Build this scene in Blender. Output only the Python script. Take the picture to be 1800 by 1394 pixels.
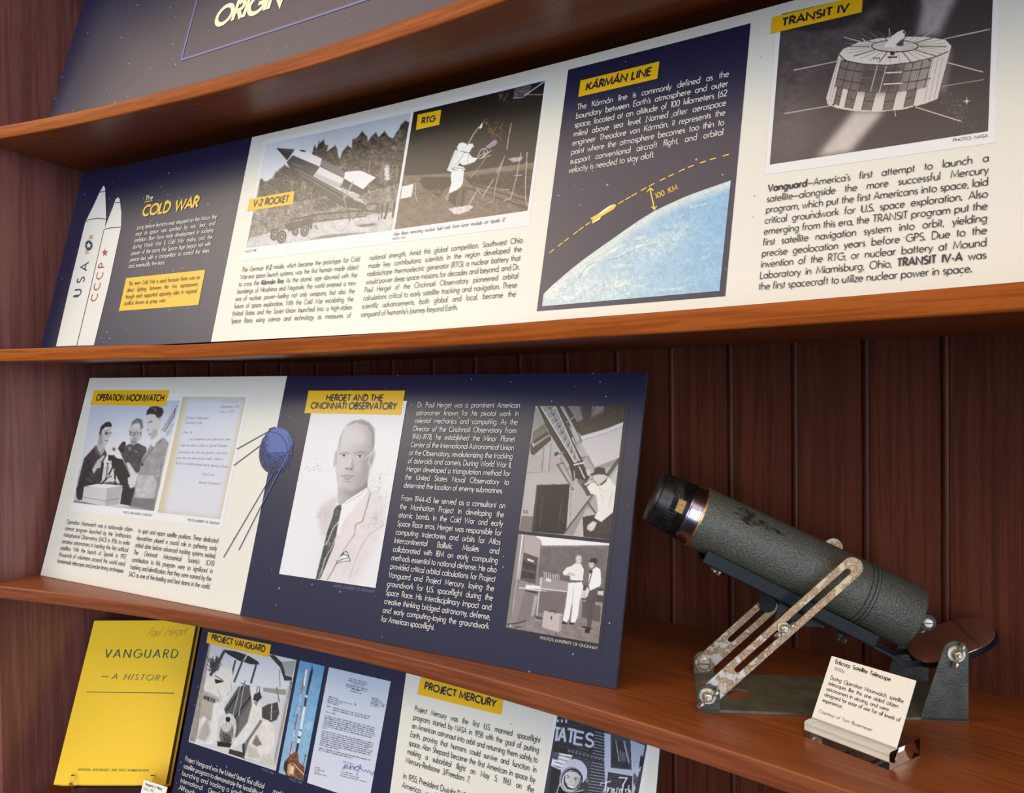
import bpy, bmesh, math, random
import numpy as np
from mathutils import Vector, Matrix

S = bpy.context.scene
for o in list(bpy.data.objects):
    bpy.data.objects.remove(o)
random.seed(7)
RNG = np.random.default_rng(11)
PI = math.pi

# ------------------------------------------------------------------ camera
W_PX, H_PX, CX, CY = 1800, 1394, 900.0, 697.0
FPX = 1463.96
YAW, PITCH, ROLL = 0.50143, -0.017742, 0.0124865
EYE = 1.5                                    # camera height above the floor
def cam_axes():
    cy, sy, cp, sp, cr, sr = math.cos(YAW), math.sin(YAW), math.cos(PITCH), math.sin(PITCH), math.cos(ROLL), math.sin(ROLL)
    Rz = np.array([[cy, -sy, 0], [sy, cy, 0], [0, 0, 1]])
    Rx = np.array([[1, 0, 0], [0, cp, -sp], [0, sp, cp]])
    Ry = np.array([[cr, 0, sr], [0, 1, 0], [-sr, 0, cr]])
    M = Rz @ Rx @ Ry
    return M[:, 0], M[:, 1], M[:, 2]
CR, CF, CU = cam_axes()
CAM = np.array([0, 0, EYE])
cd = bpy.data.cameras.new('camera')
cam = bpy.data.objects.new('camera', cd)
S.collection.objects.link(cam)
cd.sensor_fit = 'HORIZONTAL'
cd.sensor_width = 36.0
cd.lens = FPX / W_PX * 36.0
cd.clip_start = 0.01
cam.matrix_world = Matrix(((CR[0], CU[0], -CF[0], 0), (CR[1], CU[1], -CF[1], 0), (CR[2], CU[2], -CF[2], EYE), (0, 0, 0, 1)))
S.camera = cam

# ------------------------------------------------------------------ light and exposure
S.view_settings.view_transform = 'Standard'
S.view_settings.look = 'None'
S.view_settings.gamma = 1.0
S.view_settings.use_curve_mapping = False
S.view_settings.exposure = 0.05

wd = bpy.data.worlds.new('room_light')
S.world = wd
wd.use_nodes = True
nt = wd.node_tree
for n in list(nt.nodes):
    nt.nodes.remove(n)
def N(t, **k):
    n = nt.nodes.new(t)
    for a, b in k.items():
        setattr(n, a, b)
    return n
def ramp(node, stops):
    el = node.color_ramp.elements
    while len(el) > 1:
        el.remove(el[-1])
    el[0].position, el[0].color = stops[0][0], (*stops[0][1], 1)
    for p, c in stops[1:]:
        e = el.new(p)
        e.color = (*c, 1)
tc = N('ShaderNodeTexCoord'); sx = N('ShaderNodeSeparateXYZ'); mr = N('ShaderNodeMapRange')
mr.inputs[1].default_value, mr.inputs[2].default_value = -1, 1
cr = N('ShaderNodeValToRGB')
ramp(cr, [(0.0, (.03, .02, .015)), (.42, (.06, .04, .03)), (.49, (.20, .18, .18)), (.60, (.28, .27, .29)), (.66, (.50, .46, .48)), (.75, (.75, .66, .58)), (1.0, (.55, .46, .38))])
# the lit ceiling on the far left of the room, seen as a sheen on the boards
cb_ = N('ShaderNodeValToRGB')
ramp(cb_, [(0.0, (0, 0, 0)), (.69, (0, 0, 0)), (.735, (.5, .36, .24)), (.77, (1.1, .74, .46)), (.88, (1.5, 1.0, .62)), (.93, (0, 0, 0))])
gx = N('ShaderNodeMapRange'); gx.inputs[1].default_value, gx.inputs[2].default_value, gx.inputs[3].default_value, gx.inputs[4].default_value = -.40, -.05, 1., .12
gx.interpolation_type = 'SMOOTHSTEP'
mg = N('ShaderNodeMixRGB', blend_type='MULTIPLY'); mg.inputs[0].default_value = 1
ag = N('ShaderNodeMixRGB', blend_type='ADD'); ag.inputs[0].default_value = 1
# daylight from the windows of the room, behind and to the right of the viewer
vm = N('ShaderNodeVectorMath', operation='DOT_PRODUCT')
wdir = Vector((.58, -.80, .13)).normalized()
vm.inputs[1].default_value = wdir
mw = N('ShaderNodeMapRange'); mw.inputs[1].default_value, mw.inputs[2].default_value = .80, .91
mw.interpolation_type = 'SMOOTHSTEP'
mxw = N('ShaderNodeMixRGB', blend_type='ADD'); mxw.inputs[2].default_value = (4.0, 4.7, 5.6, 1)
bg = N('ShaderNodeBackground'); bg.inputs[1].default_value = .92
ow = N('ShaderNodeOutputWorld')
L = nt.links.new
L(tc.outputs['Generated'], sx.inputs[0]); L(sx.outputs[2], mr.inputs[0]); L(mr.outputs[0], cr.inputs[0])
vsq = N('ShaderNodeMapping'); vsq.inputs['Scale'].default_value = (1, 1, 2.1); vno = N('ShaderNodeVectorMath', operation='NORMALIZE')
L(tc.outputs['Generated'], vsq.inputs[0]); L(vsq.outputs[0], vno.inputs[0]); L(vno.outputs[0], vm.inputs[0]); L(vm.outputs['Value'], mw.inputs[0]); L(mw.outputs[0], mxw.inputs[0])
L(mr.outputs[0], cb_.inputs[0]); L(sx.outputs[0], gx.inputs[0]); L(cb_.outputs[0], mg.inputs[1]); L(gx.outputs[0], mg.inputs[2]); L(cr.outputs[0], ag.inputs[1]); L(mg.outputs[0], ag.inputs[2]); L(ag.outputs[0], mxw.inputs[1]); L(mxw.outputs[0], bg.inputs[0]); L(bg.outputs[0], ow.inputs[0])

def area(name, loc, target, size, power, col, sy=None):
    l = bpy.data.lights.new(name, 'AREA'); l.energy = power; l.color = col
    l.shape = 'RECTANGLE'; l.size = size; l.size_y = sy or size
    o = bpy.data.objects.new(name, l); S.collection.objects.link(o)
    o.location = loc
    o.rotation_euler = (Vector(target) - Vector(loc)).to_track_quat('-Z', 'Y').to_euler()
    return o
area('ceiling_lamp', (-2.7, -.95, 3.0), (-.5, .85, 1.5), 1.0, 17, (1.0, .85, .64))

area('ceiling_lamp', (.95, -.9, 2.9), (-.05, .9, 1.25), .5, 8, (1.0, .76, .46))

# ------------------------------------------------------------------ pixel -> place helpers
def ray(px):
    px = np.atleast_2d(np.array(px, float))
    return ((px[:, 0] - CX) / FPX)[:, None] * CR - ((px[:, 1] - CY) / FPX)[:, None] * CU + CF
def proj(P):
    D = np.atleast_2d(P) - CAM
    d = D @ CF
    return np.stack([CX + FPX * (D @ CR) / d, CY - FPX * (D @ CU) / d], -1)
def on_z(px, z):
    d = ray([px])[0]
    return CAM + d * ((z - EYE) / d[2])

# ------------------------------------------------------------------ bookcase dimensions (curved round a vertical axis)
AX, AY = -0.88115, -2.0212
R_FRONT, R_BACK = 2.79016, 3.07474
Z1, Z2, Z3, Z4 = EYE + .3958, EYE + .05927, EYE - .3042, EYE - .6635
Z0, Z5 = Z1 + .345, Z4 - .36
THICK = .01916
TH_L, TH_R = -.160, .56
TH_JOINT, D_JOINT = -.12431632, .02540282
def cyl(th, r, z):
    return np.array([AX + r * math.sin(th), AY + r * math.cos(th), z])

# ------------------------------------------------------------------ materials
def srgb(r, g=None, b=None):
    if g is None:
        r, g, b = r
    f = lambda v: (v / 255 / 12.92 if v / 255 <= .04045 else ((v / 255 + .055) / 1.055) ** 2.4)
    return (f(r), f(g), f(b))
MATS = {}
PR = .36                                       # satin roughness of the printed boards
def mat(name, col=(.5, .5, .5), rough=.5, metal=0.0, spec=.5, **kw):
    if rough == PR: spec = 1.0
    m = bpy.data.materials.new(name); m.use_nodes = True
    b = m.node_tree.nodes['Principled BSDF']
    b.inputs['Base Color'].default_value = (*col, 1)
    b.inputs['Roughness'].default_value = rough
    b.inputs['Metallic'].default_value = metal
    b.inputs['Specular IOR Level'].default_value = spec
    for k, v in kw.items():
        b.inputs[k].default_value = v
    MATS[name] = m
    return m
def nodes(m):
    t = m.node_tree
    return t, t.nodes['Principled BSDF']
def mk(t, typ, **k):
    n = t.nodes.new(typ)
    for a, b in k.items():
        setattr(n, a, b)
    return n

def wood(name, dark, mid, light, rough, sx=2.2, sy=60., coat=.25, bump=.06):
    m = mat(name, mid, rough)
    t, b = nodes(m)
    b.inputs['Coat Weight'].default_value = coat
    b.inputs['Coat Roughness'].default_value = .22
    uv = mk(t, 'ShaderNodeUVMap')
    mp = mk(t, 'ShaderNodeMapping'); mp.inputs['Scale'].default_value = (sx, sy, 1)
    n1 = mk(t, 'ShaderNodeTexNoise'); n1.inputs['Scale'].default_value = 3.0; n1.inputs['Detail'].default_value = 7; n1.inputs['Distortion'].default_value = .6
    n2 = mk(t, 'ShaderNodeTexNoise'); n2.inputs['Scale'].default_value = 22.0; n2.inputs['Detail'].default_value = 4
    mp2 = mk(t, 'ShaderNodeMapping'); mp2.inputs['Scale'].default_value = (sx * .5, sy * .12, 1)
    n3 = mk(t, 'ShaderNodeTexNoise'); n3.inputs['Scale'].default_value = 2.0; n3.inputs['Detail'].default_value = 3
    ad = mk(t, 'ShaderNodeMath', operation='MULTIPLY_ADD'); ad.inputs[1].default_value = .35
    a2 = mk(t, 'ShaderNodeMath', operation='MULTIPLY_ADD'); a2.inputs[1].default_value = .5
    rp = mk(t, 'ShaderNodeValToRGB')
    ramp(rp, [(.62, dark), (.9, mid), (1.2 if False else 1.0, light)])
    l = t.links.new
    l(uv.outputs[0], mp.inputs[0]); l(uv.outputs[0], mp2.inputs[0])
    l(mp.outputs[0], n1.inputs['Vector']); l(mp.outputs[0], n2.inputs['Vector']); l(mp2.outputs[0], n3.inputs['Vector'])
    l(n2.outputs[0], ad.inputs[0]); l(n1.outputs[0], ad.inputs[2])
    l(n3.outputs[0], a2.inputs[0]); l(ad.outputs[0], a2.inputs[2])
    l(a2.outputs[0], rp.inputs[0]); l(rp.outputs[0], b.inputs['Base Color'])
    bp = mk(t, 'ShaderNodeBump'); bp.inputs['Strength'].default_value = bump; bp.inputs['Distance'].default_value = .002
    l(ad.outputs[0], bp.inputs['Height']); l(bp.outputs[0], b.inputs['Normal'])
    return m
wood('shelf_wood', (.185, .047, .011), (.25, .064, .015), (.30, .082, .021), .40, coat=.12)
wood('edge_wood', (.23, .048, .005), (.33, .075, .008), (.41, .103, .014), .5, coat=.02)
wood('edge_wood_shaded', (.15, .036, .012), (.215, .055, .018), (.27, .076, .026), .5, coat=.05)  # same edge wood, darkened in colour for the weaker light on the third shelf
MATS['edge_wood'].node_tree.nodes['Principled BSDF'].inputs['Specular IOR Level'].default_value = .2
wood('side_wood', (.145, .050, .042), (.19, .066, .055), (.245, .09, .073), .40, sx=26., sy=1.2, coat=.1)
wood('bead_wood', (.060, .013, .006), (.092, .020, .008), (.125, .030, .013), .55, sx=40., sy=1.4, coat=.0)
MATS['bead_wood'].node_tree.nodes['Principled BSDF'].inputs['Specular IOR Level'].default_value = .3

def speckled(name, base, dot, scale, thr, rough, spec=.5):
    """printed board: plain ink with sparse printed specks"""
    m = mat(name, base, rough, spec=spec)
    t, b = nodes(m)
    g = mk(t, 'ShaderNodeTexCoord')
    v = mk(t, 'ShaderNodeTexVoronoi'); v.inputs['Scale'].default_value = scale
    rnd = mk(t, 'ShaderNodeSeparateColor')
    mul = mk(t, 'ShaderNodeMath', operation='MULTIPLY'); mul.inputs[1].default_value = thr
    lt = mk(t, 'ShaderNodeMath', operation='LESS_THAN')
    pw = mk(t, 'ShaderNodeMath', operation='POWER'); pw.inputs[1].default_value = 3.0
    mx = mk(t, 'ShaderNodeMixRGB'); mx.inputs[1].default_value = (*base, 1); mx.inputs[2].default_value = (*dot, 1)
    l = t.links.new
    l(g.outputs['Object'], v.inputs['Vector']); l(v.outputs['Color'], rnd.inputs[0])
    l(rnd.outputs[0], pw.inputs[0]); l(pw.outputs[0], mul.inputs[0])
    l(v.outputs['Distance'], lt.inputs[0]); l(mul.outputs[0], lt.inputs[1])
    l(lt.outputs[0], mx.inputs[0]); l(mx.outputs[0], b.inputs['Base Color'])
    return m
speckled('navy_ink', srgb(22, 28, 62), srgb(165, 185, 235), 105., .12, PR)
speckled('cream_ink', srgb(236, 233, 219), srgb(110, 105, 100), 95., .085, PR)
mat('dark_ink', srgb(28, 30, 46), PR)
mat('night_ink', srgb(24, 24, 30), PR)
mat('white_ink', srgb(238, 238, 236), PR)
mat('cream_text', srgb(240, 236, 222), PR)
mat('heading_cream', srgb(250, 246, 205), PR)
mat('yellow_ink', srgb(246, 192, 8), PR)
mat('gold_ink', srgb(250, 200, 50), PR)
mat('blue_line', srgb(92, 100, 160), PR)
mat('steel_blue', srgb(70, 100, 175), PR)
mat('rocket_navy', srgb(38, 48, 84), PR)
mat('rocket_red', srgb(170, 40, 40), PR)
mat('rocket_white', srgb(232, 230, 220), PR)
mat('caption_blue', srgb(120, 135, 175), PR)
mat('board_edge', srgb(60, 70, 95), .5)
mat('card_paper', srgb(250, 246, 234), .7)
mat('card_ink', srgb(28, 26, 26), .7)
mat('book_yellow', srgb(248, 202, 40), .5)
mat('book_ink', srgb(62, 92, 66), .6)
mat('signature_ink', srgb(190, 110, 30), .6)
mat('page_edge', srgb(150, 125, 85), .8)
mat('acrylic', (1, 1, 1), .02, **{'Transmission Weight': 1.0, 'IOR': 1.49})
m = mat('photo_print', (.5, .5, .5), PR)
t, b = nodes(m)
at = mk(t, 'ShaderNodeAttribute'); at.attribute_name = 'tone'
t.links.new(at.outputs['Color'], b.inputs['Base Color'])

def noisy(name, c1, c2, scale, rough, metal=0., bump=0., detail=4, lo=.4, hi=.6, bscale=None, bdist=.0006, rough2=None):
    m = mat(name, c1, rough, metal)
    t, b = nodes(m)
    g = mk(t, 'ShaderNodeTexCoord')
    n = mk(t, 'ShaderNodeTexNoise'); n.inputs['Scale'].default_value = scale; n.inputs['Detail'].default_value = detail
    r = mk(t, 'ShaderNodeValToRGB'); ramp(r, [(lo, c1), (hi, c2)])
    l = t.links.new
    l(g.outputs['Object'], n.inputs['Vector']); l(n.outputs[0], r.inputs[0]); l(r.outputs[0], b.inputs['Base Color'])
    if bump:
        n2 = mk(t, 'ShaderNodeTexNoise'); n2.inputs['Scale'].default_value = bscale or scale; n2.inputs['Detail'].default_value = 2
        bp = mk(t, 'ShaderNodeBump'); bp.inputs['Strength'].default_value = bump; bp.inputs['Distance'].default_value = bdist
        l(g.outputs['Object'], n2.inputs['Vector']); l(n2.outputs[0], bp.inputs['Height']); l(bp.outputs[0], b.inputs['Normal'])
    return m
noisy('hammer_grey', srgb(78, 79, 71), srgb(92, 92, 82), 420, .40, .2, .9, detail=2, bscale=620, bdist=.0013)
noisy('olive_grey', srgb(96, 94, 80), srgb(112, 108, 92), 60, .45, .2, .5, bscale=500, bdist=.0008)
noisy('dark_grey', srgb(58, 60, 56), srgb(76, 76, 70), 70, .45, .2, .5, bscale=480, bdist=.0008)
noisy('blue_black', srgb(10, 15, 18), srgb(15, 21, 25), 40, .42)
noisy('black_enamel', srgb(18, 19, 20), srgb(36, 36, 34), 120, .35, .2, .3)
noisy('zinc', srgb(205, 200, 180), srgb(170, 160, 140), 160, .35, .8)
noisy('silver', srgb(150, 145, 165), srgb(190, 185, 200), 40, .22, 1.0)
noisy('brass', srgb(150, 105, 55), srgb(190, 150, 100), 220, .4, .8)
noisy('tape', srgb(190, 150, 80), srgb(150, 115, 60), 500, .7)
noisy('mirror_face', srgb(188, 142, 120), srgb(176, 132, 112), 60, .05, .78)
MATS['blue_black'].node_tree.nodes['Principled BSDF'].inputs['Specular IOR Level'].default_value = .25
MATS['olive_grey'].node_tree.nodes['Principled BSDF'].inputs['Specular IOR Level'].default_value = .3
mat('dark_lens', (.01, .012, .02), .05)
# worn zinc with rust creeping along the slotted arms
m = mat('rusty_zinc', (.5, .5, .5), .5, .35)
t, b = nodes(m)
g = mk(t, 'ShaderNodeTexCoord'); sp = mk(t, 'ShaderNodeSeparateXYZ')
mr2 = mk(t, 'ShaderNodeMapRange'); mr2.inputs[1].default_value, mr2.inputs[2].default_value = .03, .125
n = mk(t, 'ShaderNodeTexNoise'); n.inputs['Scale'].default_value = 130; n.inputs['Detail'].default_value = 10
n2 = mk(t, 'ShaderNodeTexNoise'); n2.inputs['Scale'].default_value = 420; n2.inputs['Detail'].default_value = 3
ma = mk(t, 'ShaderNodeMath', operation='MULTIPLY_ADD'); ma.inputs[1].default_value = .32
mb_ = mk(t, 'ShaderNodeMath', operation='MULTIPLY_ADD'); mb_.inputs[1].default_value = .25
r = mk(t, 'ShaderNodeValToRGB')
ramp(r, [(.50, srgb(190, 196, 200)), (.60, srgb(186, 178, 160)), (.67, srgb(132, 90, 60)), (.74, srgb(186, 162, 130)), (.80, srgb(138, 98, 66)), (.86, srgb(192, 168, 134)), (.93, srgb(146, 108, 76)), (1.0, srgb(204, 184, 150))])
l = t.links.new
l(g.outputs['Object'], sp.inputs[0]); l(sp.outputs[0], mr2.inputs[0]); l(g.outputs['Object'], n.inputs['Vector']); l(g.outputs['Object'], n2.inputs['Vector'])
l(mr2.outputs[0], ma.inputs[0]); l(n.outputs[0], ma.inputs[2]); l(n2.outputs[0], mb_.inputs[0]); l(ma.outputs[0], mb_.inputs[2])
l(mb_.outputs[0], r.inputs[0]); l(r.outputs[0], b.inputs['Base Color'])

# ------------------------------------------------------------------ object helpers
def tag(o, label=None, cat=None, group=None, kind=None):
    if label: o['label'] = label
    if cat: o['category'] = cat
    if group: o['group'] = group
    if kind: o['kind'] = kind
    return o
def thing(name, loc, label, cat, rotz=0., group=None):
    o = bpy.data.objects.new(name, None)
    o.empty_display_size = .05
    S.collection.objects.link(o)
    o.location = loc; o.rotation_euler = (0, 0, rotz)
    return tag(o, label, cat, group)
ORG = {}                                       # things whose parts are given in world coordinates
class MB:
    def __init__(s):
        s.v = []; s.f = []; s.m = []; s.n = 0; s.uv = {}
    def add(s, verts, faces, mi=0, uv=None):
        verts = np.asarray(verts, float).reshape(-1, 3)
        o = s.n
        s.v.append(verts); s.n += len(verts)
        for f in faces:
            s.f.append([int(i) + o for i in f]); s.m.append(mi)
        if uv is not None:
            for i, q in enumerate(uv):
                s.uv[i + o] = q
        return o
    def box(s, a, b, mi=0):
        x0, y0, z0 = a; x1, y1, z1 = b
        s.add([(x0, y0, z0), (x1, y0, z0), (x1, y1, z0), (x0, y1, z0), (x0, y0, z1), (x1, y0, z1), (x1, y1, z1), (x0, y1, z1)],
              [(3, 2, 1, 0), (4, 5, 6, 7), (0, 1, 5, 4), (1, 2, 6, 5), (2, 3, 7, 6), (3, 0, 4, 7)], mi)
    def build(s, name, mats, parent=None, smooth=False, bevel=0., auto=None):
        me = bpy.data.meshes.new(name)
        V = np.concatenate(s.v) if s.v else np.zeros((0, 3))
        if parent is not None and parent.name in ORG:
            V = V - ORG[parent.name]
        me.from_pydata(V.tolist(), [], s.f)
        if isinstance(mats, str): mats = [mats]
        for mm in mats: me.materials.append(MATS[mm])
        me.polygons.foreach_set('material_index', s.m)
        if smooth: me.polygons.foreach_set('use_smooth', [True] * len(s.f))
        if s.uv:
            ul = me.uv_layers.new(name='UVMap')
            for lp in me.loops:
                ul.data[lp.index].uv = s.uv.get(lp.vertex_index, (0, 0))
        me.update()
        o = bpy.data.objects.new(name, me); S.collection.objects.link(o)
        if parent is not None:
            o.parent = parent
            if parent.name in ORG: ORG[o.name] = ORG[parent.name]
        if bevel:
            bm_ = o.modifiers.new('Bevel', 'BEVEL'); bm_.width = bevel; bm_.segments = 2; bm_.limit_method = 'ANGLE'; bm_.angle_limit = .6
        if smooth and auto:
            bm = bmesh.new(); bm.from_mesh(me)
            for e in bm.edges:
                if len(e.link_faces) == 2 and e.calc_face_angle(0) > auto: e.smooth = False
            bm.to_mesh(me); bm.free()
        return o

# ------------------------------------------------------------------ the bookcase: back wall of beaded boards, side, shelves
def sweep(mb, prof, ths, closed=True, mi=0, dz=None, vaxis=None):
    """sweep a (r, z) profile round the axis; uv = arc length, profile length"""
    n = len(prof); pl = [0.]
    for i in range(1, n): pl.append(pl[-1] + math.dist(prof[i], prof[i - 1]))
    V = []; U = []
    for k, th in enumerate(ths):
        d = dz(th) if dz else 0.
        for i, (r, z) in enumerate(prof):
            V.append(cyl(th, r, z + d)); U.append((th * 2.9, pl[i] + (r + z) * 0))
    F = []
    m = n if closed else n - 1
    for k in range(len(ths) - 1):
        for i in range(m):
            j = (i + 1) % n
            F.append((k * n + i, k * n + j, (k + 1) * n + j, (k + 1) * n + i))
    if closed:
        F.append(tuple(range(n))); F.append(tuple((len(ths) - 1) * n + i for i in reversed(range(n))))
    mb.add(V, F, mi, U)

# beaded back wall: board faces at R_BACK, a groove, a bead and a fine groove at every joint
ths = []; rad = []
def seg(th, dr): ths.append(th); rad.append(R_BACK + dr)
mmr = .001 / R_BACK
k0 = -14; k1 = 32
for k in range(k0, k1):
    th = TH_JOINT + k * D_JOINT
    if th < TH_L - .04 or th > TH_R + .04: continue
    seg(th - .1 * mmr, 0); seg(th, .0055); seg(th + 1.5 * mmr, .0055); seg(th + 1.6 * mmr, .0022)
    for q in range(9):
        a = q / 8
        seg(th + (1.8 + 6.6 * a) * mmr, .0020 - .0016 * math.sin(PI * a))
    seg(th + 8.6 * mmr, .0042); seg(th + 9.3 * mmr, .0042); seg(th + 9.45 * mmr, 0)
    for q in range(1, 4): seg(th + 9.5 * mmr + q * (D_JOINT - 10 * mmr) / 4, 0)
mb = MB(); V = []; U = []
zs = [Z5 - .05, Z0 + .40]
for i, (th, r) in enumerate(zip(ths, rad)):
    plank = math.floor((th - TH_JOINT) / D_JOINT + .01)
    for z in zs:
        V.append(cyl(th, r, z)); U.append((th * R_BACK + plank * .37, z + plank * .21))
    for z in zs:
        V.append(cyl(th, R_BACK + .022, z)); U.append((th * R_BACK, z))
F = []
for i in range(len(ths) - 1):
    a, b_ = 4 * i, 4 * i + 4
    F += [(a, b_, b_ + 1, a + 1), (a + 2, a + 3, b_ + 3, b_ + 2), (a + 1, b_ + 1, b_ + 3, a + 3), (a, a + 2, b_ + 2, b_)]
F += [(0, 1, 3, 2), (4 * (len(ths) - 1), 4 * (len(ths) - 1) + 2, 4 * (len(ths) - 1) + 3, 4 * (len(ths) - 1) + 1)]
mb.add(V, F, 0, U)
wb = mb.build('wall_back', 'bead_wood'); tag(wb, kind='structure')

def side_wall(name, th, sgn):
    mb = MB()
    t2 = .022
    c, s_ = math.cos(th), math.sin(th)
    nx = np.array([-c, s_, 0]) * sgn
    r0, r1 = R_FRONT + .014, R_BACK + .0
    V = []; U = []
    for r in (r0, r1):
        for z in zs:
            for off in (0, t2):
                V.append(cyl(th, r, z) + nx * off); U.append((r, z))
    F = [(0, 2, 6, 4), (1, 5, 7, 3), (0, 1, 3, 2), (4, 6, 7, 5), (0, 4, 5, 1), (2, 3, 7, 6)]
    mb.add(V, F, 0, U)
    return tag(mb.build(name, 'side_wood'), kind='structure')
side_wall('wall_left', TH_L, 1)
side_wall('added_wall_right', TH_R, -1)  # added out of view, stops light entering at the open right end

# measured sag of the upper two shelves, metres by angle
def sag(points):
    xs = [p[0] for p in points]; ys = [p[1] for p in points]
    return lambda th: float(np.interp(th, xs, ys))
NOSE = .0025
def shelf(ztop, label, dz=None, edge='edge_wood'):
    zt, zb = ztop, ztop - THICK
    prof = []
    for q in range(5):
        a = PI / 2 * q / 4
        prof.append((R_FRONT + NOSE - NOSE * math.sin(a), zt - NOSE + NOSE * math.cos(a)))
    for q in range(5):
        a = PI / 2 * q / 4
        prof.append((R_FRONT + NOSE - NOSE * math.cos(a), zb + NOSE - NOSE * math.sin(a)))
    prof += [(R_BACK, zb), (R_BACK, zt)]
    mb = MB()
    sweep(mb, prof, np.linspace(TH_L, TH_R, 73), dz=dz)
    npf = len(prof)
    for i in range(len(mb.f)):
        f = mb.f[i]
        if len(f) == 4 and all((q % npf) in range(2, 9) for q in f): mb.m[i] = 1
    o = mb.build('shelf', ['shelf_wood', edge], None, smooth=True, auto=.35)
    return tag(o, label, 'shelf')
top_ = shelf(Z0, '')  # unseen shelf above the view, kept for the shade it casts
top_.name = top_.data.name = 'unseen_shelf_1'
for k_ in ('label', 'category'):
    if k_ in top_: del top_[k_]
tag(top_, kind='structure')
shelf(Z1, 'curved wooden shelf with orange front edge, carrying the dark starry title board', sag([(-.15, 0), (-.1, .001), (-.03, .003), (.05, .002), (.15, 0)]))
shelf(Z2, 'curved wooden shelf carrying the wide board about rockets and satellites', sag([(-.14, 0), (-.06, -.001), (-.02, -.004), (.1, -.003), (.2, -.0005), (.3, 0)]))
shelf(Z3, 'curved reddish wooden shelf carrying the old telescope and the portrait board', edge='edge_wood_shaded')
shelf(Z4, 'lowest wooden shelf in view, carrying the yellow book')

# ------------------------------------------------------------------ leaning sheets: a plane (or gently bowed sheet) that pixels can be cast on
class Sheet:
    def __init__(s, B0, phi, al, k=0., W=1.):
        s.B0 = np.array(B0, float); s.k = k; s.W = W; s.phi = phi
        s.e = np.array([math.cos(phi), math.sin(phi), 0]); s.n = np.array([-s.e[1], s.e[0], 0])
        s.al = al
        s.d = math.cos(al) * np.array([0, 0, 1.]) + math.sin(al) * s.n
        s.front = -math.cos(al) * s.n + math.sin(al) * np.array([0, 0, 1.])
    def uv(s, px):
        R = ray(px); ca, sa = math.cos(s.al), math.sin(s.al)
        D1 = R[:, 2] / ca; E1 = R @ s.e; N1 = R @ s.n - D1 * sa
        o = CAM - s.B0; D0 = o[2] / ca; E0 = o @ s.e; N0 = o @ s.n - D0 * sa
        if abs(s.k) < 1e-9:
            t = -N0 / N1
        else:
            k, W = s.k, s.W
            A = -k * E1 * E1; B = k * E1 * (W - 2 * E0) - N1; C = k * E0 * (W - E0) - N0
            q = np.sqrt(np.maximum(B * B - 4 * A * C, 0)); t1 = (-B + q) / (2 * A); t2 = (-B - q) / (2 * A); tl = -C / B
            t = np.where(abs(t1 - tl) < abs(t2 - tl), t1, t2)
        return np.stack([E0 + t * E1, D0 + t * D1], -1)
    def xyz(s, uv, off=0.):
        uv = np.asarray(uv, float); u, v = uv[..., 0], uv[..., 1]
        P = s.B0 + u[..., None] * s.e + (s.k * u * (s.W - u))[..., None] * s.n + v[..., None] * s.d
        return P + off * s.front
def quad_uv(sh, q, nu, nv):
    c = sh.uv(q)                              # TL TR BR BL
    a = np.linspace(0, 1, nu + 1)[None, :, None]; b = np.linspace(0, 1, nv + 1)[:, None, None]
    top = c[0] + (c[1] - c[0]) * a; bot = c[3] + (c[2] - c[3]) * a
    return top + (bot - top) * b              # (nv+1, nu+1, 2)
def grid_faces(nu, nv):
    i = np.arange(nv)[:, None] * (nu + 1) + np.arange(nu)[None, :]
    i = i.ravel()
    return np.stack([i, i + nu + 1, i + nu + 2, i + 1], -1).tolist()
def add_quad(mb, sh, q, off, mi=0, nu=None, nv=1):
    if nu is None: nu = 16 if sh.k else 1
    G = quad_uv(sh, q, nu, nv)
    mb.add(sh.xyz(G, off).reshape(-1, 3), grid_faces(nu, nv), mi)
def add_poly(mb, sh, pts, off, mi=0):
    uv = sh.uv(pts)
    mb.add(sh.xyz(uv, off), [tuple(reversed(range(len(pts))))], mi)
def add_line(mb, sh, pts, w, off, mi=0):
    """ink line of width w metres through pixel points"""
    uv = sh.uv(pts)
    ribbon(mb, uv, w, lambda q: sh.xyz(q, off), mi)
def ribbon(mb, P, w, f, mi=0):
    P = np.asarray(P, float); n = len(P)
    closed = n > 3 and np.allclose(P[0], P[-1])
    d = P[1:] - P[:-1]; L_ = np.linalg.norm(d, axis=1, keepdims=True); d = d / np.maximum(L_, 1e-12)
    nr = np.stack([-d[:, 1], d[:, 0]], -1)
    vn = np.zeros_like(P)
    vn[0] = nr[0]; vn[-1] = nr[-1]
    if n > 2:
        m_ = nr[1:] + nr[:-1]; ml = np.linalg.norm(m_, axis=1, keepdims=True)
        m_ = m_ / np.maximum(ml, 1e-9); c = np.clip((m_ * nr[1:]).sum(1, keepdims=True), .5, 1)
        vn[1:-1] = m_ / c
    if closed:
        m_ = nr[0] + nr[-1]; m_ = m_ / max(np.linalg.norm(m_), 1e-9); vn[0] = vn[-1] = m_
    A = P + vn * w / 2; B = P - vn * w / 2
    V = np.empty((2 * n, 2)); V[0::2] = A; V[1::2] = B
    F = [(2 * i, 2 * i + 1, 2 * i + 3, 2 * i + 2) for i in range(n - 1)]
    mb.add(f(V), F, mi)

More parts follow.
